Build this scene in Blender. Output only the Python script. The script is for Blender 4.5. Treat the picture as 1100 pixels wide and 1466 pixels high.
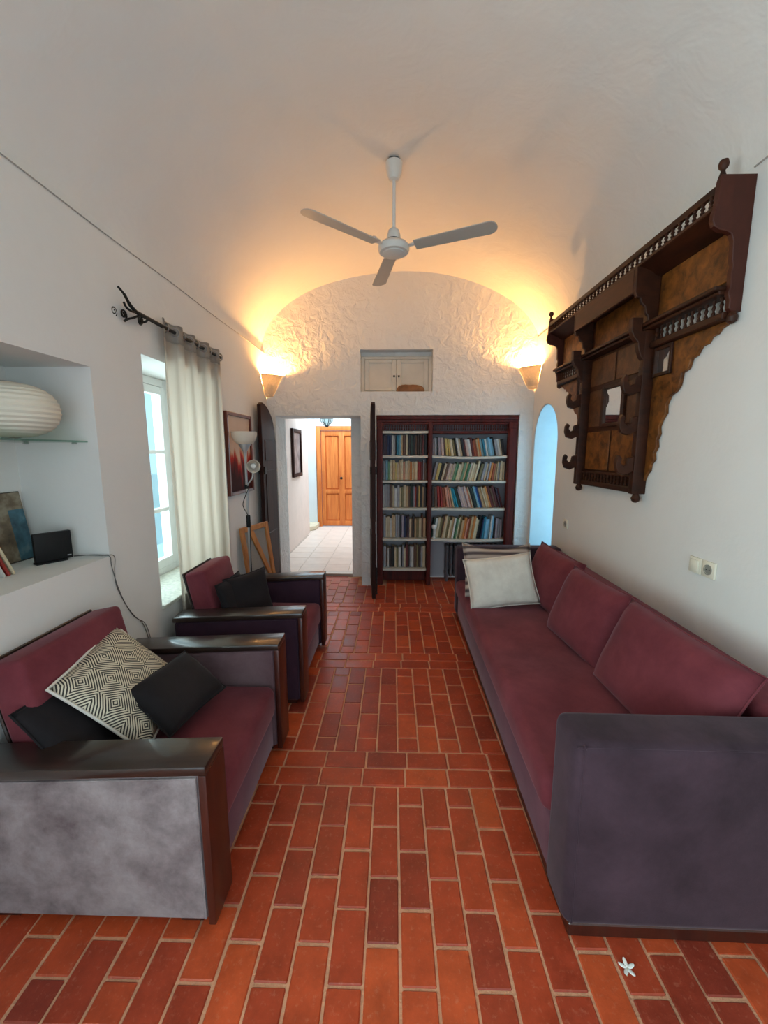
import bpy, bmesh, math, random
from mathutils import Vector, Matrix, Euler
random.seed(7)
PI = math.pi
S = bpy.context.scene
COL = S.collection
for _o in list(bpy.data.objects):
    bpy.data.objects.remove(_o)

# ------------------------------------------------------------ camera
cam_d = bpy.data.cameras.new('camera')
cam = bpy.data.objects.new('camera', cam_d)
COL.objects.link(cam)
FPX = 580.0
cam_d.sensor_fit = 'VERTICAL'
cam_d.sensor_height = 24.0
cam_d.lens = 24.0 * FPX / 1466.0
cam_d.clip_start = 0.02
cam.location = (0, 0, 1.60)
cam.rotation_euler = (math.radians(90 - 8.531), 0, math.radians(1.367))
S.camera = cam

# ------------------------------------------------------------ sky, exposure
S.view_settings.view_transform = 'Standard'
S.view_settings.look = 'None'
S.view_settings.gamma = 1.0
S.view_settings.use_curve_mapping = False
S.view_settings.exposure = 0.0
W = bpy.data.worlds.new('sky')
S.world = W
W.use_nodes = True
_bg = W.node_tree.nodes['Background']
_bg.inputs['Color'].default_value = (0.50, 0.80, 1.0, 1)
_bg.inputs['Strength'].default_value = 1.5


def area(name, loc, rot, sx, sy, energy, color):
    d = bpy.data.lights.new(name, 'AREA')
    d.shape = 'RECTANGLE'
    d.size = sx
    d.size_y = sy
    d.energy = energy
    d.color = color
    o = bpy.data.objects.new(name, d)
    COL.objects.link(o)
    o.location = loc
    o.rotation_euler = rot
    return o


# daylight entering by the openings of the place (each light fills an opening)
area('daylight_garden_door', (0.0, -1.72, 1.25), (PI/2, 0, 0), 2.3, 2.3, 23, (0.91, 0.975, 1.0))
area('daylight_side_window', (-2.02, -0.45, 1.40), (0, -PI/2, 0), 1.3, 1.25, 105, (0.90, 0.97, 1.0))
area('daylight_window', (-2.05, 2.82, 1.40), (0, -PI/2, 0), 1.5, 0.95, 32, (0.86, 0.93, 1.0))
area('daylight_arched_opening', (2.12, 4.25, 1.35), (0, PI/2, 0), 1.6, 0.8, 8, (0.42, 0.76, 1.0))
area('daylight_hall_roof', (-0.9, 7.75, 3.2), (0, 0, 0), 2.4, 1.1, 125, (0.66, 0.86, 1.0))

# ------------------------------------------------------------ materials
MATS = {}


def nt(name):
    m = bpy.data.materials.new(name)
    m.use_nodes = True
    n = m.node_tree
    return m, n, n.nodes['Principled BSDF']


def N(n, t, **kw):
    x = n.nodes.new(t)
    for k, v in kw.items():
        if k in x.inputs:
            x.inputs[k].default_value = v
        else:
            setattr(x, k, v)
    return x


def ramp(n, stops):
    r = n.nodes.new('ShaderNodeValToRGB')
    e = r.color_ramp.elements
    while len(e) < len(stops):
        e.new(0.5)
    for i, (p, c) in enumerate(stops):
        e[i].position = p
        e[i].color = (c[0], c[1], c[2], 1)
    return r


def c3(r, g, b):
    def f(v):
        v /= 255.0
        return v/12.92 if v <= 0.04045 else ((v+0.055)/1.055)**2.4
    return (f(r), f(g), f(b))


def plain(name, col, rough=0.6, metal=0.0, spec=0.5, bump=0.0, bscale=40, var=0.0, vscale=6, sheen=0.0, trans=0.0, coat=0.0):
    if name in MATS:
        return MATS[name]
    m, n, b = nt(name)
    b.inputs['Base Color'].default_value = (*col, 1)
    b.inputs['Roughness'].default_value = rough
    b.inputs['Metallic'].default_value = metal
    b.inputs['Specular IOR Level'].default_value = spec
    b.inputs['Sheen Weight'].default_value = sheen
    b.inputs['Coat Weight'].default_value = coat
    b.inputs['Transmission Weight'].default_value = trans
    tc = n.nodes.new('ShaderNodeTexCoord')
    if var > 0:
        t = N(n, 'ShaderNodeTexNoise', Scale=vscale, Detail=5.0, Roughness=0.6)
        n.links.new(tc.outputs['Object'], t.inputs['Vector'])
        r = ramp(n, [(0.3, [max(0, v*(1-var)) for v in col]), (0.7, [min(1, v*(1+var)) for v in col])])
        n.links.new(t.outputs['Fac'], r.inputs['Fac'])
        n.links.new(r.outputs['Color'], b.inputs['Base Color'])
    if bump > 0:
        t2 = N(n, 'ShaderNodeTexNoise', Scale=bscale, Detail=4.0)
        n.links.new(tc.outputs['Object'], t2.inputs['Vector'])
        bp = N(n, 'ShaderNodeBump', Strength=bump, Distance=0.01)
        n.links.new(t2.outputs['Fac'], bp.inputs['Height'])
        n.links.new(bp.outputs['Normal'], b.inputs['Normal'])
    MATS[name] = m
    return m


def plaster(name, col, big=0.35, bigscale=5.0, dist=0.03, fine=0.15):
    m, n, b = nt(name)
    tc = n.nodes.new('ShaderNodeTexCoord')
    a = N(n, 'ShaderNodeTexNoise', Scale=bigscale, Detail=3.0, Roughness=0.55, Distortion=0.6)
    c = N(n, 'ShaderNodeTexNoise', Scale=60.0, Detail=3.0)
    t = N(n, 'ShaderNodeTexNoise', Scale=1.3, Detail=5.0, Roughness=0.65)
    for x in (a, c, t):
        n.links.new(tc.outputs['Object'], x.inputs['Vector'])
    r = ramp(n, [(0.25, [v*0.93 for v in col]), (0.75, col)])
    n.links.new(t.outputs['Fac'], r.inputs['Fac'])
    n.links.new(r.outputs['Color'], b.inputs['Base Color'])
    b.inputs['Roughness'].default_value = 0.85
    b.inputs['Specular IOR Level'].default_value = 0.2
    b1 = N(n, 'ShaderNodeBump', Strength=big, Distance=dist)
    b2 = N(n, 'ShaderNodeBump', Strength=fine, Distance=0.004)
    n.links.new(a.outputs['Fac'], b1.inputs['Height'])
    n.links.new(c.outputs['Fac'], b2.inputs['Height'])
    n.links.new(b1.outputs['Normal'], b2.inputs['Normal'])
    n.links.new(b2.outputs['Normal'], b.inputs['Normal'])
    MATS[name] = m
    return m


WALL = (0.80, 0.79, 0.765)
PL = plaster('white_plaster', WALL, 0.25, 3.0, 0.02)
PLR = plaster('rough_white_plaster', WALL, 0.75, 11.0, 0.03, 0.3)
PLV = plaster('vault_plaster', WALL, 0.4, 4.5, 0.025)


def wood(name, dark, light, rough=0.35, scale=(3, 3, 30), axis_noise=2.0, coat=0.2, spec=0.5):
    m, n, b = nt(name)
    tc = n.nodes.new('ShaderNodeTexCoord')
    mp = n.nodes.new('ShaderNodeMapping')
    mp.inputs['Scale'].default_value = scale
    n.links.new(tc.outputs['Object'], mp.inputs['Vector'])
    t = N(n, 'ShaderNodeTexNoise', Scale=axis_noise, Detail=6.0, Roughness=0.6, Distortion=0.5)
    n.links.new(mp.outputs['Vector'], t.inputs['Vector'])
    r = ramp(n, [(0.3, dark), (0.7, light)])
    n.links.new(t.outputs['Fac'], r.inputs['Fac'])
    n.links.new(r.outputs['Color'], b.inputs['Base Color'])
    b.inputs['Roughness'].default_value = rough
    b.inputs['Coat Weight'].default_value = coat
    b.inputs['Specular IOR Level'].default_value = spec
    MATS[name] = m
    return m


W_BOOK = wood('bookcase_mahogany', c3(60, 14, 9), c3(104, 30, 20), 0.5, (12, 12, 2), 2.0, 0.0, 0.3)
W_SHELF = wood('carved_dark_walnut', c3(34, 15, 7), c3(70, 34, 16), 0.5, (4, 1, 8), 2.0, 0.0, 0.3)
W_SIDE = wood('red_brown_wood', c3(56, 22, 14), c3(76, 34, 22), 0.5, (8, 8, 2), 2.0, 0.0, 0.3)
W_BURL = wood('burl_veneer', c3(58, 28, 8), c3(138, 84, 32), 0.45, (6, 6, 6), 3.0, 0.0, 0.35)
W_BURLD = wood('dark_burl_veneer', c3(58, 34, 18), c3(100, 64, 36), 0.45, (6, 6, 6), 3.0, 0.0, 0.35)
W_ARM = wood('armrest_dark_wood', c3(34, 24, 21), c3(56, 42, 36), 0.28, (1.5, 12, 12), 2.0, 0.3)
W_ARMF = wood('armrest_front_wood', c3(44, 17, 12), c3(72, 30, 20), 0.35, (10, 10, 1.5), 2.0, 0.2)
W_DOOR = wood('dark_door_wood', c3(32, 14, 10), c3(62, 30, 22), 0.6, (8, 8, 1), 2.0, 0.0, 0.2)
W_PINE = wood('orange_pine', c3(200, 96, 34), c3(236, 138, 62), 0.6, (10, 10, 1), 2.0, 0.0)
W_FRAME = wood('frame_light_wood', c3(168, 100, 48), c3(206, 140, 78), 0.5, (8, 8, 2), 2.0, 0.0)
W_PICF = wood('picture_red_wood', c3(86, 32, 18), c3(112, 46, 26), 0.4, (8, 8, 2))


def velvet(name, dark, light, sheen=0.35, sh_tint=(0.75, 0.65, 0.75), scale=2.6, rough=0.8, low=0.35, high=0.68):
    m, n, b = nt(name)
    tc = n.nodes.new('ShaderNodeTexCoord')
    t = N(n, 'ShaderNodeTexNoise', Scale=scale, Detail=8.0, Roughness=0.68, Distortion=0.12)
    f = N(n, 'ShaderNodeTexNoise', Scale=180.0, Detail=2.0)
    n.links.new(tc.outputs['Object'], t.inputs['Vector'])
    n.links.new(tc.outputs['Object'], f.inputs['Vector'])
    r = ramp(n, [(low, dark), (high, light)])
    n.links.new(t.outputs['Fac'], r.inputs['Fac'])
    n.links.new(r.outputs['Color'], b.inputs['Base Color'])
    b.inputs['Roughness'].default_value = rough
    b.inputs['Specular IOR Level'].default_value = 0.15
    b.inputs['Sheen Weight'].default_value = sheen
    b.inputs['Sheen Roughness'].default_value = 0.4
    b.inputs['Sheen Tint'].default_value = (*sh_tint, 1)
    bp = N(n, 'ShaderNodeBump', Strength=0.12, Distance=0.002)
    n.links.new(f.outputs['Fac'], bp.inputs['Height'])
    n.links.new(bp.outputs['Normal'], b.inputs['Normal'])
    MATS[name] = m
    return m


V_PLUM = velvet('plum_velvet', c3(94, 39, 47), c3(122, 58, 66), 0.24, (0.75, 0.55, 0.62))
V_SIDE = velvet('plum_velvet_side', c3(90, 58, 70), c3(116, 78, 88), 0.3, (0.7, 0.6, 0.66))
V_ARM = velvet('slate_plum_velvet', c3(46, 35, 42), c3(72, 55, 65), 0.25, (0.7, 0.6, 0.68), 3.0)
V_GREY = velvet('blotchy_grey_mauve_velvet', c3(98, 86, 88), c3(158, 148, 149), 0.2, (0.8, 0.78, 0.78), 5.5, 0.85, 0.30, 0.66)  # lighter, greyer, blotched velvet for one armchair's near arm
V_MAUVE = velvet('mauve_velvet', c3(92, 70, 76), c3(116, 94, 98), 0.3, (0.75, 0.66, 0.7), 4.0)
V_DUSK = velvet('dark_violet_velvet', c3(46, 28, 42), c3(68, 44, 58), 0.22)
V_BLACK = velvet('black_cotton', c3(28, 25, 27), c3(42, 38, 40), 0.15, (0.45, 0.43, 0.45))
V_WHITE = velvet('white_linen', c3(206, 200, 190), c3(228, 224, 214), 0.1, (0.9, 0.9, 0.9), 6.0)

M_WHITE = plain('white_paint', (0.78, 0.78, 0.76), 0.4)
M_FANW = plain('fan_white_enamel', (0.72, 0.71, 0.67), 0.35)
M_CREAM = plain('cream_plastic', c3(232, 226, 208), 0.35)
M_BLACK = plain('black_plastic', (0.008, 0.008, 0.009), 0.5, spec=0.25)
M_IRON = plain('wrought_iron', (0.02, 0.018, 0.016), 0.5, 0.6, bump=0.3, bscale=80)
M_CHROME = plain('brushed_steel', (0.55, 0.55, 0.55), 0.3, 1.0)
M_SILVER = plain('silver_grey_paint', (0.42, 0.42, 0.43), 0.4, 0.5)
M_MIRROR = plain('mirror_glass', (0.85, 0.88, 0.88), 0.03, 1.0)
M_RAD = plain('radiator_grey_paint', c3(92, 88, 92), 0.5)
M_SHELFE = plain('pale_shelf_paint', c3(208, 200, 186), 0.5, var=0.08, vscale=8)
M_BACK = plain('bookcase_back_panel', c3(188, 188, 196), 0.7)
M_PAGES = plain('book_pages', c3(205, 192, 164), 0.8)
M_GROUT = plain('sand_mortar', c3(206, 152, 118), 0.9, bump=0.5, bscale=120, var=0.18, vscale=9)
M_PAPER = plain('lantern_paper', c3(226, 220, 204), 0.7, spec=0.2)
M_CABLE = plain('grey_cable', c3(98, 95, 92), 0.6)
M_TERR = plain('brown_clay', c3(140, 96, 62), 0.8, bump=0.6, bscale=14, var=0.3, vscale=12)
M_STONE = plain('pale_stone', c3(214, 196, 168), 0.7, var=0.12, vscale=10, bump=0.3)
M_HALLT = plain('hall_tile', c3(226, 206, 192), 0.35, var=0.07, vscale=4)
M_HALLG = plain('hall_tile_joint', c3(186, 166, 152), 0.8)
M_HALLP = plain('hall_pinkish_wall', c3(226, 204, 192), 0.85, var=0.04, bump=0.2, bscale=12)
M_SHUT = plain('shutter_white', c3(214, 206, 192), 0.55, var=0.06)
M_SKYLIT = plain('skylight_blue_plaster', c3(206, 226, 232), 0.85, var=0.04, bump=0.25, bscale=9)  # blue of the skylight mixed into the plaster's base colour
M_GLASSD = plain('dark_lantern_metal', (0.05, 0.06, 0.06), 0.4, 0.7)


def glass(name, col=(0.9, 0.97, 0.95), rough=0.02):
    m = bpy.data.materials.new(name)
    m.use_nodes = True
    n = m.node_tree
    n.nodes.remove(n.nodes['Principled BSDF'])
    out = n.nodes['Material Output']
    tr = N(n, 'ShaderNodeBsdfTransparent')
    tr.inputs['Color'].default_value = (*col, 1)
    gl = N(n, 'ShaderNodeBsdfGlossy', Roughness=rough)
    lw = N(n, 'ShaderNodeLayerWeight', Blend=0.5)
    pw = N(n, 'ShaderNodeMath', operation='POWER')
    pw.inputs[1].default_value = 4.0
    ma = N(n, 'ShaderNodeMath', operation='MULTIPLY_ADD')
    ma.inputs[1].default_value = 0.7
    ma.inputs[2].default_value = 0.04
    n.links.new(lw.outputs['Facing'], pw.inputs[0])
    n.links.new(pw.outputs[0], ma.inputs[0])
    mx = N(n, 'ShaderNodeMixShader')
    n.links.new(ma.outputs[0], mx.inputs['Fac'])
    n.links.new(tr.outputs['BSDF'], mx.inputs[1])
    n.links.new(gl.outputs['BSDF'], mx.inputs[2])
    n.links.new(mx.outputs['Shader'], out.inputs['Surface'])
    MATS[name] = m
    return m


M_PANE = glass('window_glass')
M_GSHELF = glass('green_shelf_glass', (0.72, 0.86, 0.80))


def translucent(name, col, fac=0.45):
    m, n, b = nt(name)
    b.inputs['Base Color'].default_value = (*col, 1)
    b.inputs['Roughness'].default_value = 0.9
    b.inputs['Specular IOR Level'].default_value = 0.1
    tr = N(n, 'ShaderNodeBsdfTranslucent')
    tr.inputs['Color'].default_value = (*col, 1)
    mx = N(n, 'ShaderNodeMixShader')
    mx.inputs['Fac'].default_value = fac
    out = n.nodes['Material Output']
    n.links.new(b.outputs['BSDF'], mx.inputs[1])
    n.links.new(tr.outputs['BSDF'], mx.inputs[2])
    n.links.new(mx.outputs['Shader'], out.inputs['Surface'])
    tc = n.nodes.new('ShaderNodeTexCoord')
    mp = n.nodes.new('ShaderNodeMapping')
    mp.inputs['Scale'].default_value = (60, 60, 400)
    t = N(n, 'ShaderNodeTexNoise', Scale=1.0, Detail=3.0)
    n.links.new(tc.outputs['Object'], mp.inputs['Vector'])
    n.links.new(mp.outputs['Vector'], t.inputs['Vector'])
    bp = N(n, 'ShaderNodeBump', Strength=0.1, Distance=0.002)
    n.links.new(t.outputs['Fac'], bp.inputs['Height'])
    n.links.new(bp.outputs['Normal'], b.inputs['Normal'])
    MATS[name] = m
    return m


M_CURT = translucent('linen_curtain', c3(226, 216, 204), 0.3)
M_CURTB = translucent('curtain_header', c3(196, 190, 182), 0.2)
M_LSHADE = translucent('opal_lamp_shade', c3(232, 226, 216), 0.35)


def brick_mat():
    m, n, b = nt('terracotta_brick')
    oi = n.nodes.new('ShaderNodeObjectInfo')
    ge = n.nodes.new('ShaderNodeNewGeometry')
    t = N(n, 'ShaderNodeTexNoise', Scale=9.0, Detail=6.0, Roughness=0.7)
    t2 = N(n, 'ShaderNodeTexNoise', Scale=55.0, Detail=4.0, Roughness=0.7)
    n.links.new(ge.outputs['Position'], t.inputs['Vector'])
    n.links.new(ge.outputs['Position'], t2.inputs['Vector'])
    r1 = ramp(n, [(0.0, c3(134, 50, 34)), (0.12, c3(158, 60, 35)), (0.6, c3(174, 67, 36)), (1.0, c3(192, 82, 42))])
    n.links.new(oi.outputs['Random'], r1.inputs['Fac'])
    r2 = ramp(n, [(0.3, (0.70, 0.70, 0.72)), (0.68, (1.18, 1.16, 1.12))])
    n.links.new(t.outputs['Fac'], r2.inputs['Fac'])
    mx = N(n, 'ShaderNodeMix', data_type='RGBA', blend_type='MULTIPLY')
    mx.inputs['Factor'].default_value = 1.0
    n.links.new(r1.outputs['Color'], mx.inputs['A'])
    n.links.new(r2.outputs['Color'], mx.inputs['B'])
    # worn, dusty spots
    r3 = ramp(n, [(0.56, (0, 0, 0)), (0.78, (0.5, 0.5, 0.5))])
    n.links.new(t2.outputs['Fac'], r3.inputs['Fac'])
    mx2 = N(n, 'ShaderNodeMix', data_type='RGBA')
    mx2.inputs['B'].default_value = (*c3(196, 130, 104), 1)
    n.links.new(r3.outputs['Color'], mx2.inputs['Factor'])
    n.links.new(mx.outputs['Result'], mx2.inputs['A'])
    n.links.new(mx2.outputs['Result'], b.inputs['Base Color'])
    rr = ramp(n, [(0.3, (0.30, 0.30, 0.30)), (0.7, (0.52, 0.52, 0.52))])
    n.links.new(t.outputs['Fac'], rr.inputs['Fac'])
    n.links.new(rr.outputs['Color'], b.inputs['Roughness'])
    b.inputs['Specular IOR Level'].default_value = 0.4
    bp = N(n, 'ShaderNodeBump', Strength=0.25, Distance=0.003)
    n.links.new(t2.outputs['Fac'], bp.inputs['Height'])
    n.links.new(bp.outputs['Normal'], b.inputs['Normal'])
    MATS['brick'] = m
    return m


M_BRICK = brick_mat()


# ------------------------------------------------------------ mesh helpers
def smooth(bm, ang=35):
    for f in bm.faces:
        f.smooth = True
    lim = math.radians(ang)
    for e in bm.edges:
        if len(e.link_faces) == 2:
            e.smooth = e.calc_face_angle(0) < lim
        else:
            e.smooth = False


def mesh_of(name, bm, mats, sm=True, ang=35):
    if sm:
        bm.normal_update()
        smooth(bm, ang)
    me = bpy.data.meshes.new(name)
    bm.to_mesh(me)
    bm.free()
    for m in (mats if isinstance(mats, (list, tuple)) else [mats]):
        me.materials.append(m)
    return me


def obj(name, bm, mats, parent=None, loc=None, rot=None, sm=True, ang=35):
    me = mesh_of(name, bm, mats, sm, ang) if isinstance(bm, bmesh.types.BMesh) else bm
    o = bpy.data.objects.new(name, me)
    COL.objects.link(o)
    if parent:
        o.parent = parent
    if loc:
        o.location = loc
    if rot:
        o.rotation_euler = rot
    return o


def tag(o, label, cat, group=None):
    o['label'] = label
    o['category'] = cat
    if group:
        o['group'] = group
    return o


def thing(name, label, cat, loc=(0, 0, 0), rotz=0.0, group=None):
    o = bpy.data.objects.new(name, None)
    o.empty_display_size = 0.05
    COL.objects.link(o)
    o.location = loc
    o.rotation_euler = (0, 0, rotz)
    return tag(o, label, cat, group)


def struct(o, label=None, cat=None):
    o['kind'] = 'structure'
    if label:
        o['label'] = label
    if cat:
        o['category'] = cat
    return o


def structE(name, loc, label, cat, rotz=0.0):
    o = bpy.data.objects.new(name, None)
    o.empty_display_size = 0.05
    COL.objects.link(o)
    o.location = loc
    o.rotation_euler = (0, 0, rotz)
    return struct(o, label, cat)


def nb():
    return bmesh.new()


def box(bm, x0, x1, y0, y1, z0, z1, bev=0.0, seg=2, M=None, mi=0):
    r = bmesh.ops.create_cube(bm, size=1.0)
    vs = r['verts']
    sx, sy, sz = abs(x1-x0), abs(y1-y0), abs(z1-z0)
    bmesh.ops.scale(bm, vec=(sx, sy, sz), verts=vs)
    bmesh.ops.translate(bm, vec=((x0+x1)/2, (y0+y1)/2, (z0+z1)/2), verts=vs)
    fs = set(f for v in vs for f in v.link_faces)
    if bev > 0:
        b = min(bev, 0.49*min(sx, sy, sz))
        es = list(set(e for v in vs for e in v.link_edges))
        rr = bmesh.ops.bevel(bm, geom=es, offset=b, segments=seg, profile=0.5, affect='EDGES')
        vs = list(set(v for f in rr['faces'] for v in f.verts))
        fs = set(f for v in vs for f in v.link_faces)
        vs = list(set(v for f in fs for v in f.verts))
    for f in fs:
        f.material_index = mi
    if M is not None:
        bmesh.ops.transform(bm, matrix=M, verts=vs)
    return vs


def lathe(bm, prof, seg=16, M=None, a0=0.0, a1=2*PI, cap=True, mi=0):
    """prof: list of (r, z) from bottom to top, about z"""
    full = abs(a1-a0-2*PI) < 1e-6
    n = seg if full else seg+1
    rings = []
    allv = []
    for r, z in prof:
        ring = []
        for i in range(n):
            a = a0+(a1-a0)*i/seg
            v = bm.verts.new((r*math.cos(a), r*math.sin(a), z))
            ring.append(v)
        rings.append(ring)
        allv += ring
    for k in range(len(rings)-1):
        for i in range(n if full else n-1):
            j = (i+1) % n
            f = bm.faces.new((rings[k][i], rings[k][j], rings[k+1][j], rings[k+1][i]))
            f.material_index = mi
    if cap and full:
        for ring, rev in ((rings[0], True), (rings[-1], False)):
            try:
                f = bm.faces.new(list(reversed(ring)) if rev else ring)
                f.material_index = mi
            except ValueError:
                pass
    if M is not None:
        bmesh.ops.transform(bm, matrix=M, verts=allv)
    return allv


def prism(bm, pts, d0, d1, plane='YZ', bev=0.0, mi=0):
    """extrude polygon pts between d0 and d1 along the plane's normal"""
    def mk(p, d):
        if plane == 'YZ':
            return (d, p[0], p[1])
        if plane == 'XZ':
            return (p[0], d, p[1])
        return (p[0], p[1], d)
    a = [bm.verts.new(mk(p, d0)) for p in pts]
    b = [bm.verts.new(mk(p, d1)) for p in pts]
    fs = [bm.faces.new(a), bm.faces.new(list(reversed(b)))]
    n = len(pts)
    for i in range(n):
        j = (i+1) % n
        fs.append(bm.faces.new((a[j], a[i], b[i], b[j])))
    for f in fs:
        f.material_index = mi
    bmesh.ops.recalc_face_normals(bm, faces=fs)
    if bev > 0:
        es = [e for e in fs[0].edges] + [e for e in fs[1].edges]
        bmesh.ops.bevel(bm, geom=es, offset=bev, segments=1, affect='EDGES')
    return a+b


def tube(bm, path, r, seg=8, closed=False, mi=0):
    path = [Vector(p) for p in path]
    n = len(path)
    rings = []
    up = Vector((0, 0, 1))
    prev = None
    for i, p in enumerate(path):
        if closed:
            d = path[(i+1) % n]-path[i-1]
        elif i == 0:
            d = path[1]-path[0]
        elif i == n-1:
            d = path[-1]-path[-2]
        else:
            d = path[i+1]-path[i-1]
        d.normalize()
        if prev is None:
            a = d.cross(up)
            if a.length < 1e-3:
                a = d.cross(Vector((1, 0, 0)))
        else:
            a = prev-d*prev.dot(d)
        a.normalize()
        prev = a
        b = d.cross(a)
        rr = r[i] if isinstance(r, (list, tuple)) else r
        rings.append([bm.verts.new(p+(a*math.cos(2*PI*k/seg)+b*math.sin(2*PI*k/seg))*rr) for k in range(seg)])
    for i in range(n if closed else n-1):
        A, B = rings[i], rings[(i+1) % n]
        for k in range(seg):
            l = (k+1) % seg
            f = bm.faces.new((A[k], A[l], B[l], B[k]))
            f.material_index = mi
    if not closed:
        bm.faces.new(list(reversed(rings[0]))).material_index = mi
        bm.faces.new(rings[-1]).material_index = mi


def bez(pts, n=8):
    """catmull-rom through pts"""
    P = [Vector(p) for p in pts]
    P = [P[0]*2-P[1]]+P+[P[-1]*2-P[-2]]
    out = []
    for i in range(1, len(P)-2):
        for k in range(n):
            t = k/n
            a, b, c, d = P[i-1], P[i], P[i+1], P[i+2]
            out.append(0.5*((2*b)+(c-a)*t+(2*a-5*b+4*c-d)*t*t+(3*b-a-3*c+d)*t**3))
    out.append(P[-2])
    return out


def T(x, y, z):
    return Matrix.Translation((x, y, z))


def RX(a):
    return Matrix.Rotation(a, 4, 'X')


def RY(a):
    return Matrix.Rotation(a, 4, 'Y')


def RZ(a):
    return Matrix.Rotation(a, 4, 'Z')


def boolean(me, cutters):
    """cut the meshes of cutters (bmeshes) out of me, return the new mesh"""
    o = bpy.data.objects.new('tmp', me)
    COL.objects.link(o)
    cs = []
    for c in cutters:
        bmesh.ops.recalc_face_normals(c, faces=c.faces)
        cm = bpy.data.meshes.new('c')
        c.to_mesh(cm)
        c.free()
        co = bpy.data.objects.new('c', cm)
        COL.objects.link(co)
        cs.append(co)
        md = o.modifiers.new('b', 'BOOLEAN')
        md.operation = 'DIFFERENCE'
        md.solver = 'EXACT'
        md.object = co
    dg = bpy.context.evaluated_depsgraph_get()
    dg.update()
    new = bpy.data.meshes.new_from_object(o.evaluated_get(dg))
    for c in cs:
        bpy.data.objects.remove(c)
    bpy.data.objects.remove(o)
    return new


# ------------------------------------------------------------ room shell
XL, XR, YF, YB = -1.445, 1.567, 4.70, -1.60
ZL, ZR = 2.68, 2.83        # ledges where the vault begins
YE = 5.12                  # back of the thick far wall
CX, AX, BZ, Z0 = 0.061, 1.545, 0.84, 2.68


def vault_z(x, off=0.0):
    u = min(1.0, abs((x-CX)/(AX+off)))
    return Z0+(BZ+off)*math.sqrt(max(0.0, 1-u**2))


# wall_left
bm = nb()
box(bm, XL-0.50, XL, YB-0.2, YE, 0-0.05, ZL)
me = mesh_of('wall_left', bm, PL, sm=False)
c1 = nb()
box(c1, XL-0.415, XL+0.2, 0.62, 1.972, 1.072, 1.998)          # shelf niche
c2 = nb()
box(c2, XL-0.9, XL+0.2, 2.385, 3.30, 0.62, 2.150)             # window opening
c4 = nb()
box(c4, XL-0.9, XL+0.2, -1.10, 0.20, 0.75, 2.05)              # window beside the viewer
me = boolean(me, [c1, c2, c4])
wl = struct(obj('wall_left', me, PL), 'white plaster wall with a shelf niche and a curtained window', 'wall')

# wall_right
bm = nb()
box(bm, XR, XR+0.45, YB-0.2, YE, -0.05, ZR)
me = mesh_of('wall_right', bm, PL, sm=False)
cut = nb()
A0, A1, ZS = 3.975, 4.635, 1.70
pts = [(A0, 0.40), (A1, 0.40)]
for i in range(0, 17):
    a = PI*i/16
    pts.append(((A0+A1)/2+(A1-A0)/2*math.cos(a), ZS+0.385*math.sin(a)))
prism(cut, pts, XR-0.2, XR+0.9, 'YZ')
me = boolean(me, [cut])
struct(obj('wall_right', me, PL), 'white plaster wall with a tall arched opening at its end', 'wall')

# wall_far
bm = nb()
pts = [(XL-0.05, -0.05), (XR+0.05, -0.05), (XR+0.05, 2.7)]
for i in range(0, 41):
    x = XR+0.05-(XR-XL+0.1)*i/40
    pts.append((x, vault_z(x, 0.12)))
pts.append((XL-0.05, 2.7))
prism(bm, pts, YF, YE, 'XZ')
me = mesh_of('wall_far', bm, PLR, sm=False)
DX0, DX1, DZ = -1.352, -0.378, 2.0
c1 = nb(); box(c1, DX0, DX1, YF-0.3, YE-0.07, -0.2, DZ)         # doorway, room side
c1b = nb(); box(c1b, DX0+0.001, -0.525, YF-0.3, YE+0.3, -0.2, DZ-0.003)   # doorway, hall side
c2 = nb(); box(c2, -0.20, 1.415, YF-0.3, YE-0.03, -0.2, 2.005)   # bookcase recess
c3_ = nb(); box(c3_, -0.376, 0.432, YF-0.3, YF+0.14, 2.262, 2.715)  # cupboard recess
me = boolean(me, [c1, c1b, c2, c3_])
wf = struct(obj('wall_far', me, PLR), 'rough white plaster end wall under the vault', 'wall')

# wall_back, behind the viewer, with the garden door opening
bm = nb()
box(bm, XL-0.05, XR+0.05, YB-0.2, YB, -0.05, 3.6)
me = mesh_of('wall_back', bm, PL, sm=False)
cut = nb(); box(cut, -1.15, 1.15, YB-0.5, YB+0.3, 0.02, 2.42)
me = boolean(me, [cut])
struct(obj('wall_back', me, PL), 'white plaster wall with a wide garden door opening', 'wall')

# ceiling: barrel vault set back a little above the wall tops
bm = nb()
ny, nx = 30, 48
for off, rev in ((0.0, False), (0.10, True)):
    rows = []
    for j in range(ny+1):
        y = YB-0.1+(YF+0.2-YB+0.1)*j/ny
        row = []
        for i in range(nx+1):
            t = PI*i/nx
            wob = 0.008*math.sin(3.1*y+2.0*t)+0.006*math.sin(5.3*t-1.7*y)
            wob *= math.sin(t)
            x = CX-(AX+off)*math.cos(t)
            z = Z0+(BZ+off+wob)*math.sin(t)
            row.append(bm.verts.new((x, y, z)))
        rows.append(row)
    for j in range(ny):
        for i in range(nx):
            q = (rows[j][i], rows[j+1][i], rows[j+1][i+1], rows[j][i+1])
            bm.faces.new(q if not rev else tuple(reversed(q)))
    if off == 0.0:
        r0 = rows
    else:
        for j in range(ny):
            for k in (0, nx):
                bm.faces.new((r0[j][k], r0[j+1][k], rows[j+1][k], rows[j][k]))
bmesh.ops.recalc_face_normals(bm, faces=bm.faces)
struct(obj('ceiling', bm, PLV, ang=60), 'white plastered barrel vault ceiling', 'ceiling')
# low blocking above the right wall side up to the vault ledge (left haunch)
bm = nb(); box(bm, XL-0.45, XL-0.035, YB-0.2, YE, ZL+0.0005, ZL+0.25)
struct(obj('trim_1', bm, PL, sm=False), 'plaster haunch above the left wall', 'trim')

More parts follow.
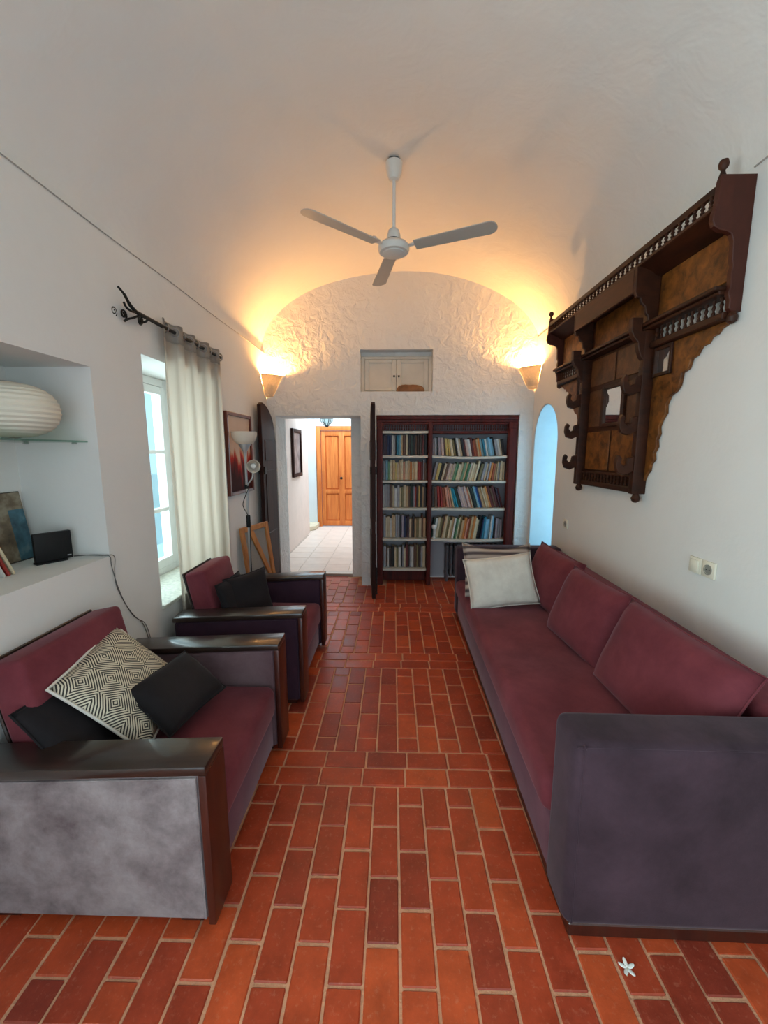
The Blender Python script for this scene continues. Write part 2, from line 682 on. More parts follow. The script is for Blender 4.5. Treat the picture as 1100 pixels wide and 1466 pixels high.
# floor: mortar bed and bricks
bm = nb(); box(bm, XL-0.05, XR+0.05, YB-0.1, YE-0.07, -0.09, -0.005)
fl = struct(obj('floor', bm, M_GROUT, sm=False), 'terracotta brick floor with sand coloured joints', 'floor')
BW, BL, JT = 0.1137, 0.2125, 0.0095


def brick_mesh(w, l):
    key = 'brick_%d_%d' % (round(w*1000), round(l*1000))
    if key in bpy.data.meshes:
        return bpy.data.meshes[key]
    b_ = nb()
    box(b_, -w/2, w/2, -l/2, l/2, -0.03, 0.0, 0.0035, 1)
    me_ = mesh_of(key, b_, M_BRICK, sm=False)
    me_.name = key
    return me_


bricks = []   # (x, y, w, l)
PER = 4*BL+2*BW
X0 = 0.026
cols = range(-14, 15)
for fidx in range(-3, 4):
    ya = 1.968+fidx*PER-0.002        # near end of a field
    yb = ya+4*BL
    for k in cols:
        xa = X0+k*BW
        if xa+BW < XL or xa > XR:
            continue
        half = (k % 2 == 0)
        cuts = [ya+BL*i for i in range(5)] if not half else [ya]+[ya+BL*(i+0.5) for i in range(4)]+[yb]
        for c0, c1_ in zip(cuts[:-1], cuts[1:]):
            bricks.append((xa+BW/2, (c0+c1_)/2, BW-JT, c1_-c0-JT))
    for r in range(2):
        yy = yb+BW*(r+0.5)
        for k in range(-8, 9):
            xa = 0.062+k*BL+(0.012 if r else 0)
            if xa+BL < XL or xa > XR:
                continue
            bricks.append((xa+BL/2, yy, BL-JT, BW-JT))


def clipb(b):
    x, y, w, l = b
    x0, x1 = max(x-w/2, XL+0.003), min(x+w/2, XR-0.003)
    y0, y1 = max(y-l/2, YB+0.01), min(y+l/2, YE-0.075)
    if x1-x0 < 0.02 or y1-y0 < 0.02:
        return None
    if y1 > YF and not (x0 > DX0-0.02 and x1 < 1.43):
        y1 = YF-0.004
        if y1-y0 < 0.02:
            return None
    if y1 > YF and x0 < -0.19 and x1 > -0.39:
        y1 = YF-0.004
        if y1-y0 < 0.02:
            return None
    return ((x0+x1)/2, (y0+y1)/2, x1-x0, y1-y0)


bricks = [b for b in (clipb(b) for b in bricks) if b]


def shown(b):
    x, y, w, l = b
    if y+l/2 < 0.78 or abs(x) > 0.95*y+0.35:
        return False
    if y < 1.16:
        return True
    if y < 3.36:
        return -0.66 < x < 0.66
    if y < 3.9:
        return -0.95 < x < 0.66
    return -1.2 < x < 1.0


vis = sorted([b for b in bricks if shown(b)], key=lambda b: b[1])
rest = [b for b in bricks if not shown(b)]
if len(vis) > 298:
    rest += vis[298:]
    vis = vis[:298]
for (x, y, w, l) in vis:
    obj('brick', brick_mesh(w, l), M_BRICK, fl, (x+random.uniform(-.001, .001), y+random.uniform(-.0015, .0015), random.uniform(-.0012, .0012)),
        (random.uniform(-.004, .004), random.uniform(-.004, .004), random.uniform(-.006, .006)))
bm = nb()
for (x, y, w, l) in rest:
    box(bm, x-w/2, x+w/2, y-l/2, y+l/2, -0.03, random.uniform(-.001, .001))
st = obj('bricks_under_furniture', bm, M_BRICK, fl, sm=False)
st['kind'] = 'stuff'
print('bricks', len(vis), len(rest))

# ------------------------------------------------------------ hall beyond the doorway
HZ = 0.03
bm = nb(); box(bm, -3.2, 0.4, YE-0.055, 8.6, -0.09, HZ-0.006)
hf = struct(obj('floor_hall', bm, M_HALLG, sm=False), 'pale tiled hall floor one low step up', 'floor')
bm = nb(); box(bm, DX0+0.002, -0.526, YE-0.068, YE+0.03, HZ-0.005, HZ+0.004, 0.004, 1)
obj('threshold', bm, plain('threshold_stone', c3(226, 212, 198), 0.6), hf)
tb = nb(); box(tb, -0.164, 0.164, -0.164, 0.164, -0.03, 0.0, 0.003, 1)
tme = mesh_of('tile', tb, M_HALLT, sm=False)
for j in range(10):
    for i in range(7):
        x, y = -2.1+i*0.333+0.0, 5.335+j*0.333
        if x-0.164 < -1.63 and y < 7.62:
            continue
        if y > 8.36:
            continue
        obj('tile', tme, None, hf, (x, y, HZ+random.uniform(-.0006, .0006)))
bm = nb(); box(bm, -1.82, -1.63, YE+0.001, 7.72, 0, 2.7)
struct(obj('wall_hall_left', bm, M_HALLP, sm=False), 'pinkish white hall wall carrying a dark framed picture', 'wall')
bm = nb()
box(bm, -3.3, 0.5, 8.38, 8.6, 0, 2.9)
me = mesh_of('wall_hall_far', bm, PL, sm=False)
cut = nb(); box(cut, -1.60, -0.55, 8.2, 8.9, 0.03, 2.11)
me = boolean(me, [cut])
struct(obj('wall_hall_far', me, PL), 'white hall wall around the orange panelled door', 'wall')
bm = nb(); box(bm, 0.30, 0.45, YE+0.001, 8.379, 0, 2.9)
struct(obj('wall_hall_right', bm, PL, sm=False), 'white wall along the right of the hall', 'wall')
bm = nb(); box(bm, -3.3, -3.1, 7.72, 8.379, 0, 2.9)
struct(obj('wall_hall_end', bm, PL, sm=False), 'white wall closing the left end of the hall', 'wall')
bm = nb(); box(bm, -3.3, 0.5, YE+0.001, 7.1, 2.701, 2.85)
struct(obj('ceiling_hall', bm, PL, sm=False), 'white hall ceiling open to the sky at its end', 'ceiling')

# orange door
d3 = structE('door_3', (-1.59, 8.37, HZ), 'orange pine panelled door at the end of the hall', 'door')
bm = nb()
box(bm, 0.0, 0.09, 0.0, 0.10, 0, 2.07, 0.006)
box(bm, 0.94, 1.03, 0.0, 0.10, 0, 2.07, 0.006)
box(bm, 0.091, 0.939, 0.0, 0.10, 1.985, 2.07, 0.006)
obj('door_frame', bm, W_PINE, d3)
leaf = nb()
box(leaf, 0.10, 0.93, 0.05, 0.075, 0.01, 1.98)
L_ = obj('door_leaf', leaf, W_PINE, d3)
for z0, z1 in ((0.02, 0.12), (0.70, 0.78), (1.88, 1.98)):
    bm = nb(); box(bm, 0.175, 0.855, 0.02, 0.05, z0, z1, 0.005); obj('rail', bm, W_PINE, L_)
for x0, x1 in ((0.10, 0.175), (0.46, 0.57), (0.855, 0.93)):
    bm = nb(); box(bm, x0, x1, 0.018, 0.05, 0.02, 1.98, 0.005); obj('stile', bm, W_PINE, L_)
for x0, x1 in ((0.195, 0.44), (0.59, 0.835)):
    for z0, z1 in ((0.14, 0.68), (0.80, 1.86)):
        bm = nb(); box(bm, x0, x1, 0.034, 0.05, z0, z1, 0.012, 1); obj('panel', bm, W_PINE, L_)
bm = nb(); lathe(bm, [(0.012, 0), (0.012, 0.03), (0.028, 0.04), (0.028, 0.06), (0.012, 0.07)], 12, T(0.51, 0.018, 1.02) @ RX(PI/2))
obj('door_knob', bm, M_IRON, L_)

# hall picture, lantern, step
hp = thing('framed_picture', 'dark framed tall picture on the pinkish hall wall', 'picture', (-1.628, 6.76, 1.57))
bm = nb()
for a in ((-0.30, -0.24, -0.39, 0.39), (0.24, 0.30, -0.39, 0.39), (-0.24, 0.24, -0.39, -0.33), (-0.24, 0.24, 0.33, 0.39)):
    box(bm, 0, 0.04, a[0], a[1], a[2], a[3], 0.006)
obj('picture_frame', bm, W_DOOR, hp)
bm = nb(); box(bm, 0.004, 0.015, -0.24, 0.24, -0.33, 0.33)
obj('picture_print', bm, plain('grey_print', c3(150, 132, 128), 0.5, var=0.5, vscale=7), hp, sm=False)
ln = thing('hall_lantern', 'small metal and glass lantern hanging in the hall', 'lantern', (-1.14, 7.0, 2.0))
bm = nb()
lathe(bm, [(0.004, 0.27), (0.004, 0.69)], 6)
obj('chain', bm, M_GLASSD, ln)
bm = nb()
lathe(bm, [(0.02, 0.0), (0.035, 0.03), (0.015, 0.04)], 10)
lathe(bm, [(0.10, 0.17), (0.11, 0.18), (0.05, 0.23), (0.02, 0.27)], 12)
for i in range(6):
    a = i*PI/3
    tube(bm, [(0.035*math.cos(a), 0.035*math.sin(a), 0.03), (0.1*math.cos(a), 0.1*math.sin(a), 0.10), (0.1*math.cos(a), 0.1*math.sin(a), 0.18)], 0.006, 5)
obj('lantern_cage', bm, M_GLASSD, ln)
bm = nb(); lathe(bm, [(0.03, 0.035), (0.09, 0.10), (0.092, 0.17)], 12, cap=False)
obj('lantern_glass', bm, glass('smoky_glass', (0.6, 0.66, 0.66)), ln)
bm = nb()
prism(bm, [(-1.95, 7.86), (-1.66, 7.86), (-1.56, 8.0), (-1.56, 8.37), (-1.95, 8.37)], HZ+0.001, HZ+0.09, 'XY', 0.012)
tag(obj('stone_step', bm, M_STONE), 'low pale stone step on the hall floor beside the orange door', 'step')

# ------------------------------------------------------------ dark door leaves standing open
def door_leaf(name, loc, rz, mirror, label):
    d = structE(name, loc, label, 'door', rz)
    w, zt, zh = 0.475, 2.10, 1.93
    s = -1 if mirror else 1
    pts = [(0, 0.02), (w, 0.02), (w, zt-0.03)]
    for i in range(1, 9):      # half arch: high at the meeting stile, low at the hinge
        t = i/8
        pts.append((w*(1-t), zh-0.22+(zt-zh+0.22)*math.sqrt(max(0, 1-t**2.2))))
    bm_ = nb()
    prism(bm_, [(s*a, b) for a, b in pts], -0.02, 0.02, 'XZ', 0.004)
    obj('leaf', bm_, W_DOOR, d)
    for z0, z1 in ((0.14, 0.72), (0.84, 1.40), (1.50, 1.72)):
        for yy in (0.0205, -0.0205):
            bm_ = nb()
            box(bm_, min(s*0.08, s*0.40), max(s*0.08, s*0.40), yy-0.006, yy+0.006, z0, z1, 0.006, 1)
            obj('panel', bm_, W_DOOR, d)
    for z in (0.25, 1.05, 1.62):
        bm_ = nb()
        lathe(bm_, [(0.014, -0.06), (0.016, -0.05), (0.016, 0.05), (0.014, 0.06)], 8, T(-s*0.005, 0.0, z))
        obj('hinge', bm_, M_IRON, d)
    bm_ = nb()
    box(bm_, s*0.45-0.03, s*0.45+0.012, 0.0195, 0.036, 1.36, 1.44, 0.003, 1)
    box(bm_, s*0.45-0.03, s*0.45+0.012, -0.036, -0.0195, 1.36, 1.44, 0.003, 1)
    obj('latch', bm_, M_IRON, d)
    bm_ = nb()
    tube(bm_, [(s*0.455, 0.03, 0.06), (s*0.455, 0.03, 0.36)], 0.009, 6)
    box(bm_, s*0.455-0.02, s*0.455+0.02, 0.0195, 0.033, 0.14, 0.17)
    box(bm_, s*0.455-0.02, s*0.455+0.02, 0.0195, 0.033, 0.26, 0.29)
    obj('bolt', bm_, M_IRON, d)
    return d


door_leaf('door_1', (-1.372, 4.672, 0.0), -PI/2-0.005, False, 'dark wooden arched door leaf standing open beside the left wall')
door_leaf('door_2', (-0.252, 4.672, 0.0), -PI/2+0.09, False, 'dark wooden arched door leaf standing open beside the bookcase')

# ------------------------------------------------------------ left window
w1 = structE('window_1', (XL-0.40, 0, 0), 'white painted casement window in a deep opening', 'window')
bm = nb()
for a in ((2.386, 2.44, 0.63, 2.149), (3.245, 3.299, 0.63, 2.149), (2.44, 3.245, 0.63, 0.69), (2.44, 3.245, 2.09, 2.149)):
    box(bm, -0.03, 0.03, *a, 0.004, 1)
obj('window_frame', bm, M_WHITE, w1)
for y0, y1 in ((2.442, 2.838), (2.842, 3.243)):
    bm = nb()
    for a in ((y0, y0+0.05, 0.692, 2.088), (y1-0.05, y1, 0.692, 2.088), (y0+0.05, y1-0.05, 0.692, 0.76), (y0+0.05, y1-0.05, 2.03, 2.088),
              (y0+0.05, y1-0.05, 1.13, 1.16), (y0+0.05, y1-0.05, 1.58, 1.61)):
        box(bm, -0.015, 0.035, *a, 0.003, 1)
    cs = obj('casement', bm, M_WHITE, w1)
    for z0, z1 in ((0.76, 1.13), (1.16, 1.58), (1.61, 2.03)):
        bm = nb(); box(bm, 0.006, 0.010, y0+0.05, y1-0.05, z0, z1)
        obj('pane', bm, M_PANE, cs, sm=False)
w4 = structE('window_4', (XL-0.40, 0, 0), 'white painted window in the wall near the garden door', 'window')
bm = nb()
for a in ((-1.099, -1.05, 0.751, 2.049), (0.15, 0.199, 0.751, 2.049), (-0.475, -0.425, 0.80, 2.00), (-1.05, 0.15, 0.751, 0.80), (-1.05, 0.15, 2.00, 2.049)):
    box(bm, -0.03, 0.03, *a, 0.004, 1)
obj('window_frame', bm, M_WHITE, w4)
for y0, y1 in ((-1.05, -0.475), (-0.425, 0.15)):
    bm = nb(); box(bm, 0.0, 0.004, y0, y1, 0.80, 2.00)
    obj('pane', bm, M_PANE, w4, sm=False)
bm = nb(); box(bm, 0.035, 0.42, 2.386, 3.299, 0.6205, 0.645, 0.004, 1)
obj('window_sill', bm, plain('pale_tile_sill', c3(214, 214, 200), 0.4, var=0.25, vscale=40), w1)

# garden wall seen through the window, outside
bm = nb(); box(bm, -4.4, -4.2, 0.0, 9.0, -0.05, 1.2)
struct(obj('wall_garden', bm, M_SKYLIT, sm=False), 'white garden wall outside the window', 'wall')
# arched opening outside: small light well
bm = nb(); box(bm, 2.9, 3.1, 2.5, 6.5, -0.05, 2.6)
struct(obj('wall_patio', bm, M_SKYLIT, sm=False), 'wall outside the arched opening, skylight blue put into its colour', 'wall')
bm = nb(); box(bm, XR+0.36, XR+0.40, A0-0.03, A1+0.03, 0.36, 0.44, 0.004)
w2 = structE('window_2', (0, 0, 0), 'tall arched opening with skylight blue painted into its sides', 'window')
bm = nb()
# lining of the jambs and the arch; its blue is skylight put into colour
def arch_pts(dy):
    p_ = [(A1-dy, 0.401)]
    for i_ in range(0, 17):
        a_ = PI*i_/16
        p_.append(((A0+A1)/2+((A1-A0)/2-dy)*math.cos(a_), ZS+(0.385-dy)*math.sin(a_)))
    p_.append((A0+dy, 0.401))
    return p_
po, pi_ = arch_pts(0.0005), arch_pts(0.012)
xa, xb = XR+0.004, XR+0.449
for k in range(len(po)-1):
    quad = [po[k], po[k+1], pi_[k+1], pi_[k]]
    va = [bm.verts.new((xa, *q)) for q in quad]
    vb = [bm.verts.new((xb, *q)) for q in quad]
    bm.faces.new(va); bm.faces.new(list(reversed(vb)))
    for i in range(4):
        j = (i+1) % 4
        bm.faces.new((va[j], va[i], vb[i], vb[j]))
bmesh.ops.remove_doubles(bm, verts=bm.verts, dist=1e-5)
bmesh.ops.recalc_face_normals(bm, faces=bm.faces)
obj('jamb_lining', bm, M_SKYLIT, w2)
bm = nb(); box(bm, XR+0.004, XR+0.449, A0+0.013, A1-0.013, 0.401, 0.415)
obj('window_sill', bm, M_SKYLIT, w2, sm=False)

# ------------------------------------------------------------ cupboard in the far wall
w3 = structE('window_3', (0, YF+0.085, 0), 'small recess with a pair of pale shutters high in the end wall', 'window')
bm = nb()
for a in ((-0.375, -0.335, 2.263, 2.66), (0.391, 0.431, 2.263, 2.66), (-0.335, 0.391, 2.263, 2.285), (-0.335, 0.391, 2.63, 2.66)):
    box(bm, a[0], a[1], 0.005, 0.05, a[2], a[3], 0.004, 1)
obj('window_frame', bm, M_SHUT, w3)
for x0, x1 in ((-0.333, 0.026), (0.030, 0.389)):
    bm = nb(); box(bm, x0, x1, 0.02, 0.035, 2.287, 2.628)
    sh = obj('shutter', bm, M_SHUT, w3, sm=False)
    bm = nb()
    for a in ((x0, x0+0.05, 2.287, 2.628), (x1-0.05, x1, 2.287, 2.628), (x0+0.05, x1-0.05, 2.287, 2.315), (x0+0.05, x1-0.05, 2.59, 2.628)):
        box(bm, a[0], a[1], 0.004, 0.022, a[2], a[3], 0.004, 1)
    obj('shutter_frame', bm, M_SHUT, sh)
    bm = nb()
    lathe(bm, [(0.006, 0), (0.006, 0.012), (0.012, 0.016), (0.012, 0.024), (0.004, 0.028)], 10, T(x1-0.025 if x0 < 0 else x0+0.025, 0.004, 2.44) @ RX(PI/2))
    obj('knob', bm, M_IRON, sh)
bm = nb()
rr = bmesh.ops.create_icosphere(bm, subdivisions=3, radius=1.0)
for v in bm.verts:
    c = v.co
    k = 1+0.12*math.sin(5*c.x+3*c.y)+0.08*math.sin(9*c.y+4*c.z)+0.06*math.sin(13*c.x-7*c.z)
    v.co = Vector((c.x*0.155*k, c.y*0.035*k, max(-0.03, c.z*0.05*k*(1-0.25*c.x))))
tag(obj('clay_lump', bm, M_TERR, None, (0.20, YF+0.045, 2.2925)), 'brown lumpy piece lying in the shuttered wall recess', 'ornament')

# ------------------------------------------------------------ bookcase
bc = thing('bookcase', 'dark red wooden bookcase with two bays built into the end wall', 'bookcase', (0, 4.72, 0))
P0, P1, P2, P3, P4, P5 = -0.196, -0.130, 0.395, 0.444, 1.306, 1.411
for nm, x0, x1, zb in (('side_post', P0, P1, 0.0), ('middle_post', P2, P3, 0.0), ('side_post', P4, P5, 0.0)):
    bm = nb(); box(bm, x0, x1, 0.0, 0.06 if nm == 'side_post' else 0.30, zb+0.001, 1.93, 0.006, 1)
    box(bm, x0+0.012, x1-0.012, -0.008, 0.002, 0.10, 1.86, 0.004, 1)
    obj(nm, bm, W_BOOK, bc)
bm = nb(); box(bm, P0-0.003, P5+0.003, -0.012, 0.06, 1.955, 2.003, 0.008, 2); box(bm, P0, P5, 0.0, 0.06, 1.925, 1.957, 0.004, 1)
obj('cornice', bm, W_BOOK, bc)
bm = nb(); box(bm, P1, P2, 0.008, 0.05, 1.90, 1.922, 0.003, 1); box(bm, P3, P4, 0.008, 0.05, 1.90, 1.922, 0.003, 1)
obj('frieze_rail', bm, W_BOOK, bc)
for x0, x1 in ((P1, P2), (P3, P4)):
    bm = nb()
    n = int((x1-x0)/0.026)
    for i in range(n):
        x = x0+(i+0.5)*(x1-x0)/n
        lathe(bm, [(0.005, 1.835), (0.008, 1.85), (0.004, 1.865), (0.008, 1.88), (0.005, 1.90)], 6, T(x, 0.03, 0))
    obj('spindle_row', bm, W_BOOK, bc)
for xs in ((P0+0.002, P0+0.02), (P5-0.02, P5-0.002)):
    bm = nb(); box(bm, xs[0], xs[1], 0.06, 0.36, 0.001, 1.93)
    obj('side_panel', bm, W_BOOK, bc, sm=False)
for xs in ((P0+0.022, P2+0.02), (P3-0.02, P5-0.022)):
    bm = nb(); box(bm, xs[0], xs[1], 0.345, 0.36, 0.001, 1.93)
    obj('back_panel', bm, M_BACK, bc, sm=False)
bm = nb(); box(bm, P1+0.001, P2-0.001, 0.19, 0.21, 0.001, 0.17, 0.003, 1)
obj('plinth', bm, W_BOOK, bc)
LZ = [1.83, 1.552, 1.261, 0.94, 0.57, 0.20]
RZS = [1.83, 1.552, 1.261, 0.94, 0.57]


def shelf(x0, x1, z, sag, dark=False):
    bm_ = nb()
    n = 12
    th = 0.026
    rows = []
    for i in range(n+1):
        t = i/n
        x = x0+(x1-x0)*t
        zz = z-sag*math.sin(PI*t)
        rows.append([bm_.verts.new(p) for p in ((x, 0.02, zz-th), (x, 0.02, zz), (x, 0.344, zz), (x, 0.344, zz-th))])
    for a, b in zip(rows[:-1], rows[1:]):
        for k in range(4):
            l = (k+1) % 4
            bm_.faces.new((a[k], b[k], b[l], a[l]))
    bm_.faces.new(rows[0]); bm_.faces.new(list(reversed(rows[-1])))
    bmesh.ops.recalc_face_normals(bm_, faces=bm_.faces)
    return obj('shelf', bm_, W_BOOK if dark else M_SHELFE, bc, sm=False)


for i, z in enumerate(LZ):
    shelf(P1-0.03, P2+0.0, z, 0.003, False)
for i, z in enumerate(RZS):
    shelf(P3+0.0, P4+0.03, z, 0.014 if i in (1, 4) else 0.005, i == 0)

BC = {
 'plum': (60, 40, 56), 'navy blue': (34, 42, 78), 'grey': (150, 148, 152), 'white': (206, 202, 196), 'teal': (40, 116, 140), 'light blue': (120, 160, 176),
 'tan': (186, 154, 116), 'cream': (212, 196, 164), 'black': (30, 28, 30), 'dark green': (40, 60, 54), 'brown': (96, 68, 52), 'maroon': (92, 34, 34),
 'pale pink': (196, 166, 156), 'yellow': (192, 166, 100), 'dark brown': (58, 42, 36), 'lilac grey': (160, 146, 156), 'orange': (200, 124, 62),
 'sage green': (110, 144, 110), 'green': (64, 116, 78), 'red': (150, 44, 38), 'bright blue': (36, 92, 156), 'turquoise': (36, 140, 160),
 'salmon': (206, 140, 116), 'olive': (120, 108, 72), 'beige': (196, 176, 146), 'rust': (150, 72, 44), 'sky blue': (130, 178, 204)}
for k, v in BC.items():
    plain('cover_'+k.replace(' ', '_'), c3(*v), 0.55, var=0.12, vscale=18)
ROWS = {
 ('L', 0): (0.0, 'plum,plum,navy blue,navy blue,white,grey,black,teal,light blue,tan,brown,cream,black,dark green,black,brown,dark brown,dark brown,maroon,black'),
 ('L', 1): (0.0, 'grey,light blue,sage green,cream,tan,yellow,beige,tan,cream,salmon,beige,tan,orange,cream,tan,cream,red,red,maroon,grey,brown'),
 ('L', 2): (0.0, 'white,grey,grey,brown,beige,white,grey,cream,olive,beige,tan,brown,dark green,dark green,lilac grey,red,dark brown,yellow,black,tan,dark brown'),
 ('L', 3): (0.0, 'grey,cream,beige,white,tan,beige,grey,grey,black,lilac grey,navy blue,black,plum,beige,brown,black,tan,olive,beige,brown,tan'),
 ('L', 4): (0.0, 'grey,brown,white,dark brown,black,beige,olive,white,black,grey,cream,maroon,dark brown,grey,white,brown,olive,dark brown,grey,beige'),
 ('R', 0): (-0.20, 'lilac grey,grey,black,lilac grey,pale pink,brown,yellow,yellow,cream,olive,black,white,beige,black,maroon,pale pink,white,maroon,rust,rust,tan,orange,light blue,teal,white,light blue,sky blue,light blue,black,grey,white,beige,black'),
 ('R', 1): (0.24, 'grey,yellow,black,beige,brown,pale pink,cream,pale pink,beige,sage green,green,cream,beige,sage green,tan,green,white,cream,beige,cream,black,olive,grey,beige,grey,orange,rust,tan,beige,grey,cream,beige'),
 ('R', 2): (-0.30, 'dark brown,brown,red,red,rust,salmon,salmon,tan,turquoise,turquoise,dark green,lilac grey,pale pink,pale pink,lilac grey,pale pink,salmon,beige,black,dark green,light blue,bright blue,navy blue,tan,beige,tan,orange,maroon,brown,maroon,plum,maroon'),
 ('R', 3): (0.16, 'dark green,white,beige,olive,brown,tan,beige,olive,cream,tan,white,green,sage green,cream,olive,tan,orange,salmon,rust,tan,orange,cream,beige,black,black,navy blue,teal,sky blue,light blue,white,sky blue,black,lilac grey,grey,lilac grey'),
}
ORD = ['top', 'second', 'third', 'fourth', 'fifth']


def book(w, h, d, mat):
    bm_ = nb()
    t = min(0.0028, w*0.16)
    # boards and rounded spine (spine towards -y), page block inside
    prof = [(-w/2, d), (-w/2, 0.004), (-w/2+w*0.2, 0.0005), (w/2-w*0.2, 0.0005), (w/2, 0.004), (w/2, d), (w/2-t, d), (w/2-t, 0.006), (-w/2+t, 0.006), (-w/2+t, d)]
    prism(bm_, prof, 0.0, h, 'XY')
    box(bm_, -w/2+t, w/2-t, 0.006, d-0.004, 0.004, h-0.005, mi=1)
    return mesh_of('book', bm_, [mat, M_PAGES], sm=False)


rb = random.Random(3)
for (side, k), (lean, names) in ROWS.items():
    names = names.split(',')
    x0, x1 = (P1+0.004, P2-0.004) if side == 'L' else (P3+0.006, P4-0.004)
    zs = (LZ if side == 'L' else RZS)
    z = zs[k+1]
    room = zs[k]-0.026-z
    span = x1-x0
    hmax = room-0.012
    ws = [rb.uniform(0.6, 1.5) for _ in names]
    # keep the row's total run inside the bay, leaving room for the lean
    hb = [hmax*rb.uniform(0.80, 0.97) if k < 3 else hmax*rb.uniform(0.68, 0.86) for _ in names]
    if (side, k) == ('L', 0):
        hb = [hmax*rb.uniform(0.92, 0.99) for _ in names]
    if (side, k) == ('R', 2):
        hb = [hmax*rb.uniform(0.86, 0.98) for _ in names]
    bay = 'narrow' if side == 'L' else 'wide'
    m_ = len(names)
    if lean:
        hb = [h_*math.cos(lean)*0.985 for h_ in hb]

    def run(sc_):
        # stand the row up book by book, each resting on the one before; the lean grows along the row
        out_, cur, pt, ph_ = [], 0.0, 0.0, 0.0
        for q in range(m_):
            qi = q if lean <= 0 else m_-1-q
            g_ = min(1.0, q/(0.30*m_)) if lean else 0.0
            if q > 0.93*m_:
                g_ *= 0.9
            th = abs(lean)*g_
            w__ = ws[qi]*sc_
            if q:
                hh_ = min(hb[qi]*math.cos(th), ph_*math.cos(pt))
                cur += max(0.0, hh_*(math.tan(th)-math.tan(pt)))
            out_.append((qi, cur, w__, th))
            cur += w__/math.cos(th)
            pt, ph_ = th, hb[qi]
        return out_, cur
    lo_, hi_ = 0.001, 0.2
    for _ in range(40):
        sc = (lo_+hi_)/2
        lo_, hi_ = (sc, hi_) if run(sc)[1] < span-0.006 else (lo_, sc)
    for qi, xo, w, th in run(lo_)[0]:
        nme, h = names[qi], hb[qi]
        wx = w/math.cos(th)
        d = rb.uniform(0.12, 0.16)
        me_ = book(w-0.0008, h, d, MATS['cover_'+nme.replace(' ', '_')])
        xb_ = x0+0.003+xo if lean <= 0 else x1-0.003-xo-wx
        sag = 0.0
        if side == 'R':
            sag = (0.014 if k+1 in (1, 4) else 0.005)*math.sin(PI*min(1, max(0, (xb_-P3)/(P4+0.03-P3))))
        zz = z-sag+0.0015+math.sin(th)*w/2
        # the book turns about its bottom edge
        sgn = -1 if lean < 0 else 1
        o = obj('book', me_, None, None, (xb_+wx/2, 4.72+0.07+rb.uniform(0, 0.018), zz), (0, sgn*th, 0))
        st_ = 'leaning' if th > 0.05 else 'upright'
        tag(o, '%s book %s on the %s shelf of the %s bookcase bay' % (nme, 'leaning' if th > 0.05 else 'standing upright', ORD[k], bay), 'book',
            '%s %s books on the %s shelf, %s bay' % (st_, nme, ORD[k], bay))

# little white vase-like ornament on the fourth shelf
bm = nb()
lathe(bm, [(0.018, 0), (0.02, 0.008), (0.006, 0.02), (0.006, 0.10), (0.022, 0.115), (0.03, 0.14), (0.026, 0.16), (0.01, 0.165)], 12)
tag(obj('small_goblet', bm, M_WHITE, None, (0.482, 4.762, 0.5725)), 'small white goblet in front of the books above the radiator', 'ornament')

# radiator under the wide bay
rd = thing('radiator', 'grey cast iron column radiator under the wide bookcase bay', 'radiator', (0.66, 4.94, 0.0))
sb = nb()
for yy in (-0.055, 0.055):
    tube(sb, [(0, yy, 0.07), (0, yy, 0.44)], 0.016, 8)
for zz in (0.09, 0.43):
    box(sb, -0.02, 0.02, -0.075, 0.075, zz-0.03, zz+0.03, 0.015, 2)
sme = mesh_of('radiator_section', sb, M_RAD)
for i in range(13):
    obj('radiator_section', sme, None, rd, (i*0.052, 0, 0))
fb = nb(); lathe(fb, [(0.02, 0.0), (0.014, 0.03), (0.018, 0.066)], 8)
fme = mesh_of('foot', fb, M_RAD)
for x in (0.0, 12*0.052):
    for yy in (-0.055, 0.055):
        obj('foot', fme, None, rd, (x, yy, 0.001))

# ------------------------------------------------------------ cushions
def pillow(w, h, t, n=16, pinch=0.05, seed=0, sag=0.0):
    """soft cushion in the local x (width), z (height) plane, thickness along y"""
    bm_ = nb()
    r = random.Random(seed)
    ph = [r.uniform(0, 6.28) for _ in range(6)]
    sides = []
    for s in (-1, 1):
        g = []
        for j in range(n+1):
            row = []
            v = -1+2*j/n
            for i in range(n+1):
                u = -1+2*i/n
                e = max(0.0, (1-u**4)*(1-v**4))**0.5
                e2 = max(0.0, (1-u*u)*(1-v*v))**0.4
                x = u*w/2*(1-pinch*(1-v*v)*abs(u)**3)
                z = v*h/2*(1-pinch*(1-u*u)*abs(v)**3)
                y = s*t/2*(0.35*e+0.65*e2)
                wr = 0.004*math.sin(7*u+4*v+ph[0])+0.003*math.sin(11*v-5*u+ph[1])+0.002*math.sin(17*u+13*v+ph[2])
                y += wr*(1 if 0 < i < n and 0 < j < n else 0)*(0.6+0.4*s)
                z += -sag*(1-u*u)*(v+1)/2
                row.append((x, y, z))
            g.append(row)
        sides.append(g)
    V = {}
    def vert(s, i, j):
        k = (s if 0 < i < n and 0 < j < n else 0, i, j)
        if k not in V:
            V[k] = bm_.verts.new(sides[s][j][i])
        return V[k]
    for s in (0, 1):
        for j in range(n):
            for i in range(n):
                q = [vert(s, i, j), vert(s, i+1, j), vert(s, i+1, j+1), vert(s, i, j+1)]
                bm_.faces.new(q if s == 0 else list(reversed(q)))
    edge = [sides[0][0][i] for i in range(n)]+[sides[0][j][n] for j in range(n)]+[sides[0][n][n-i] for i in range(n)]+[sides[0][n-j][0] for j in range(n)]
    return bm_, edge


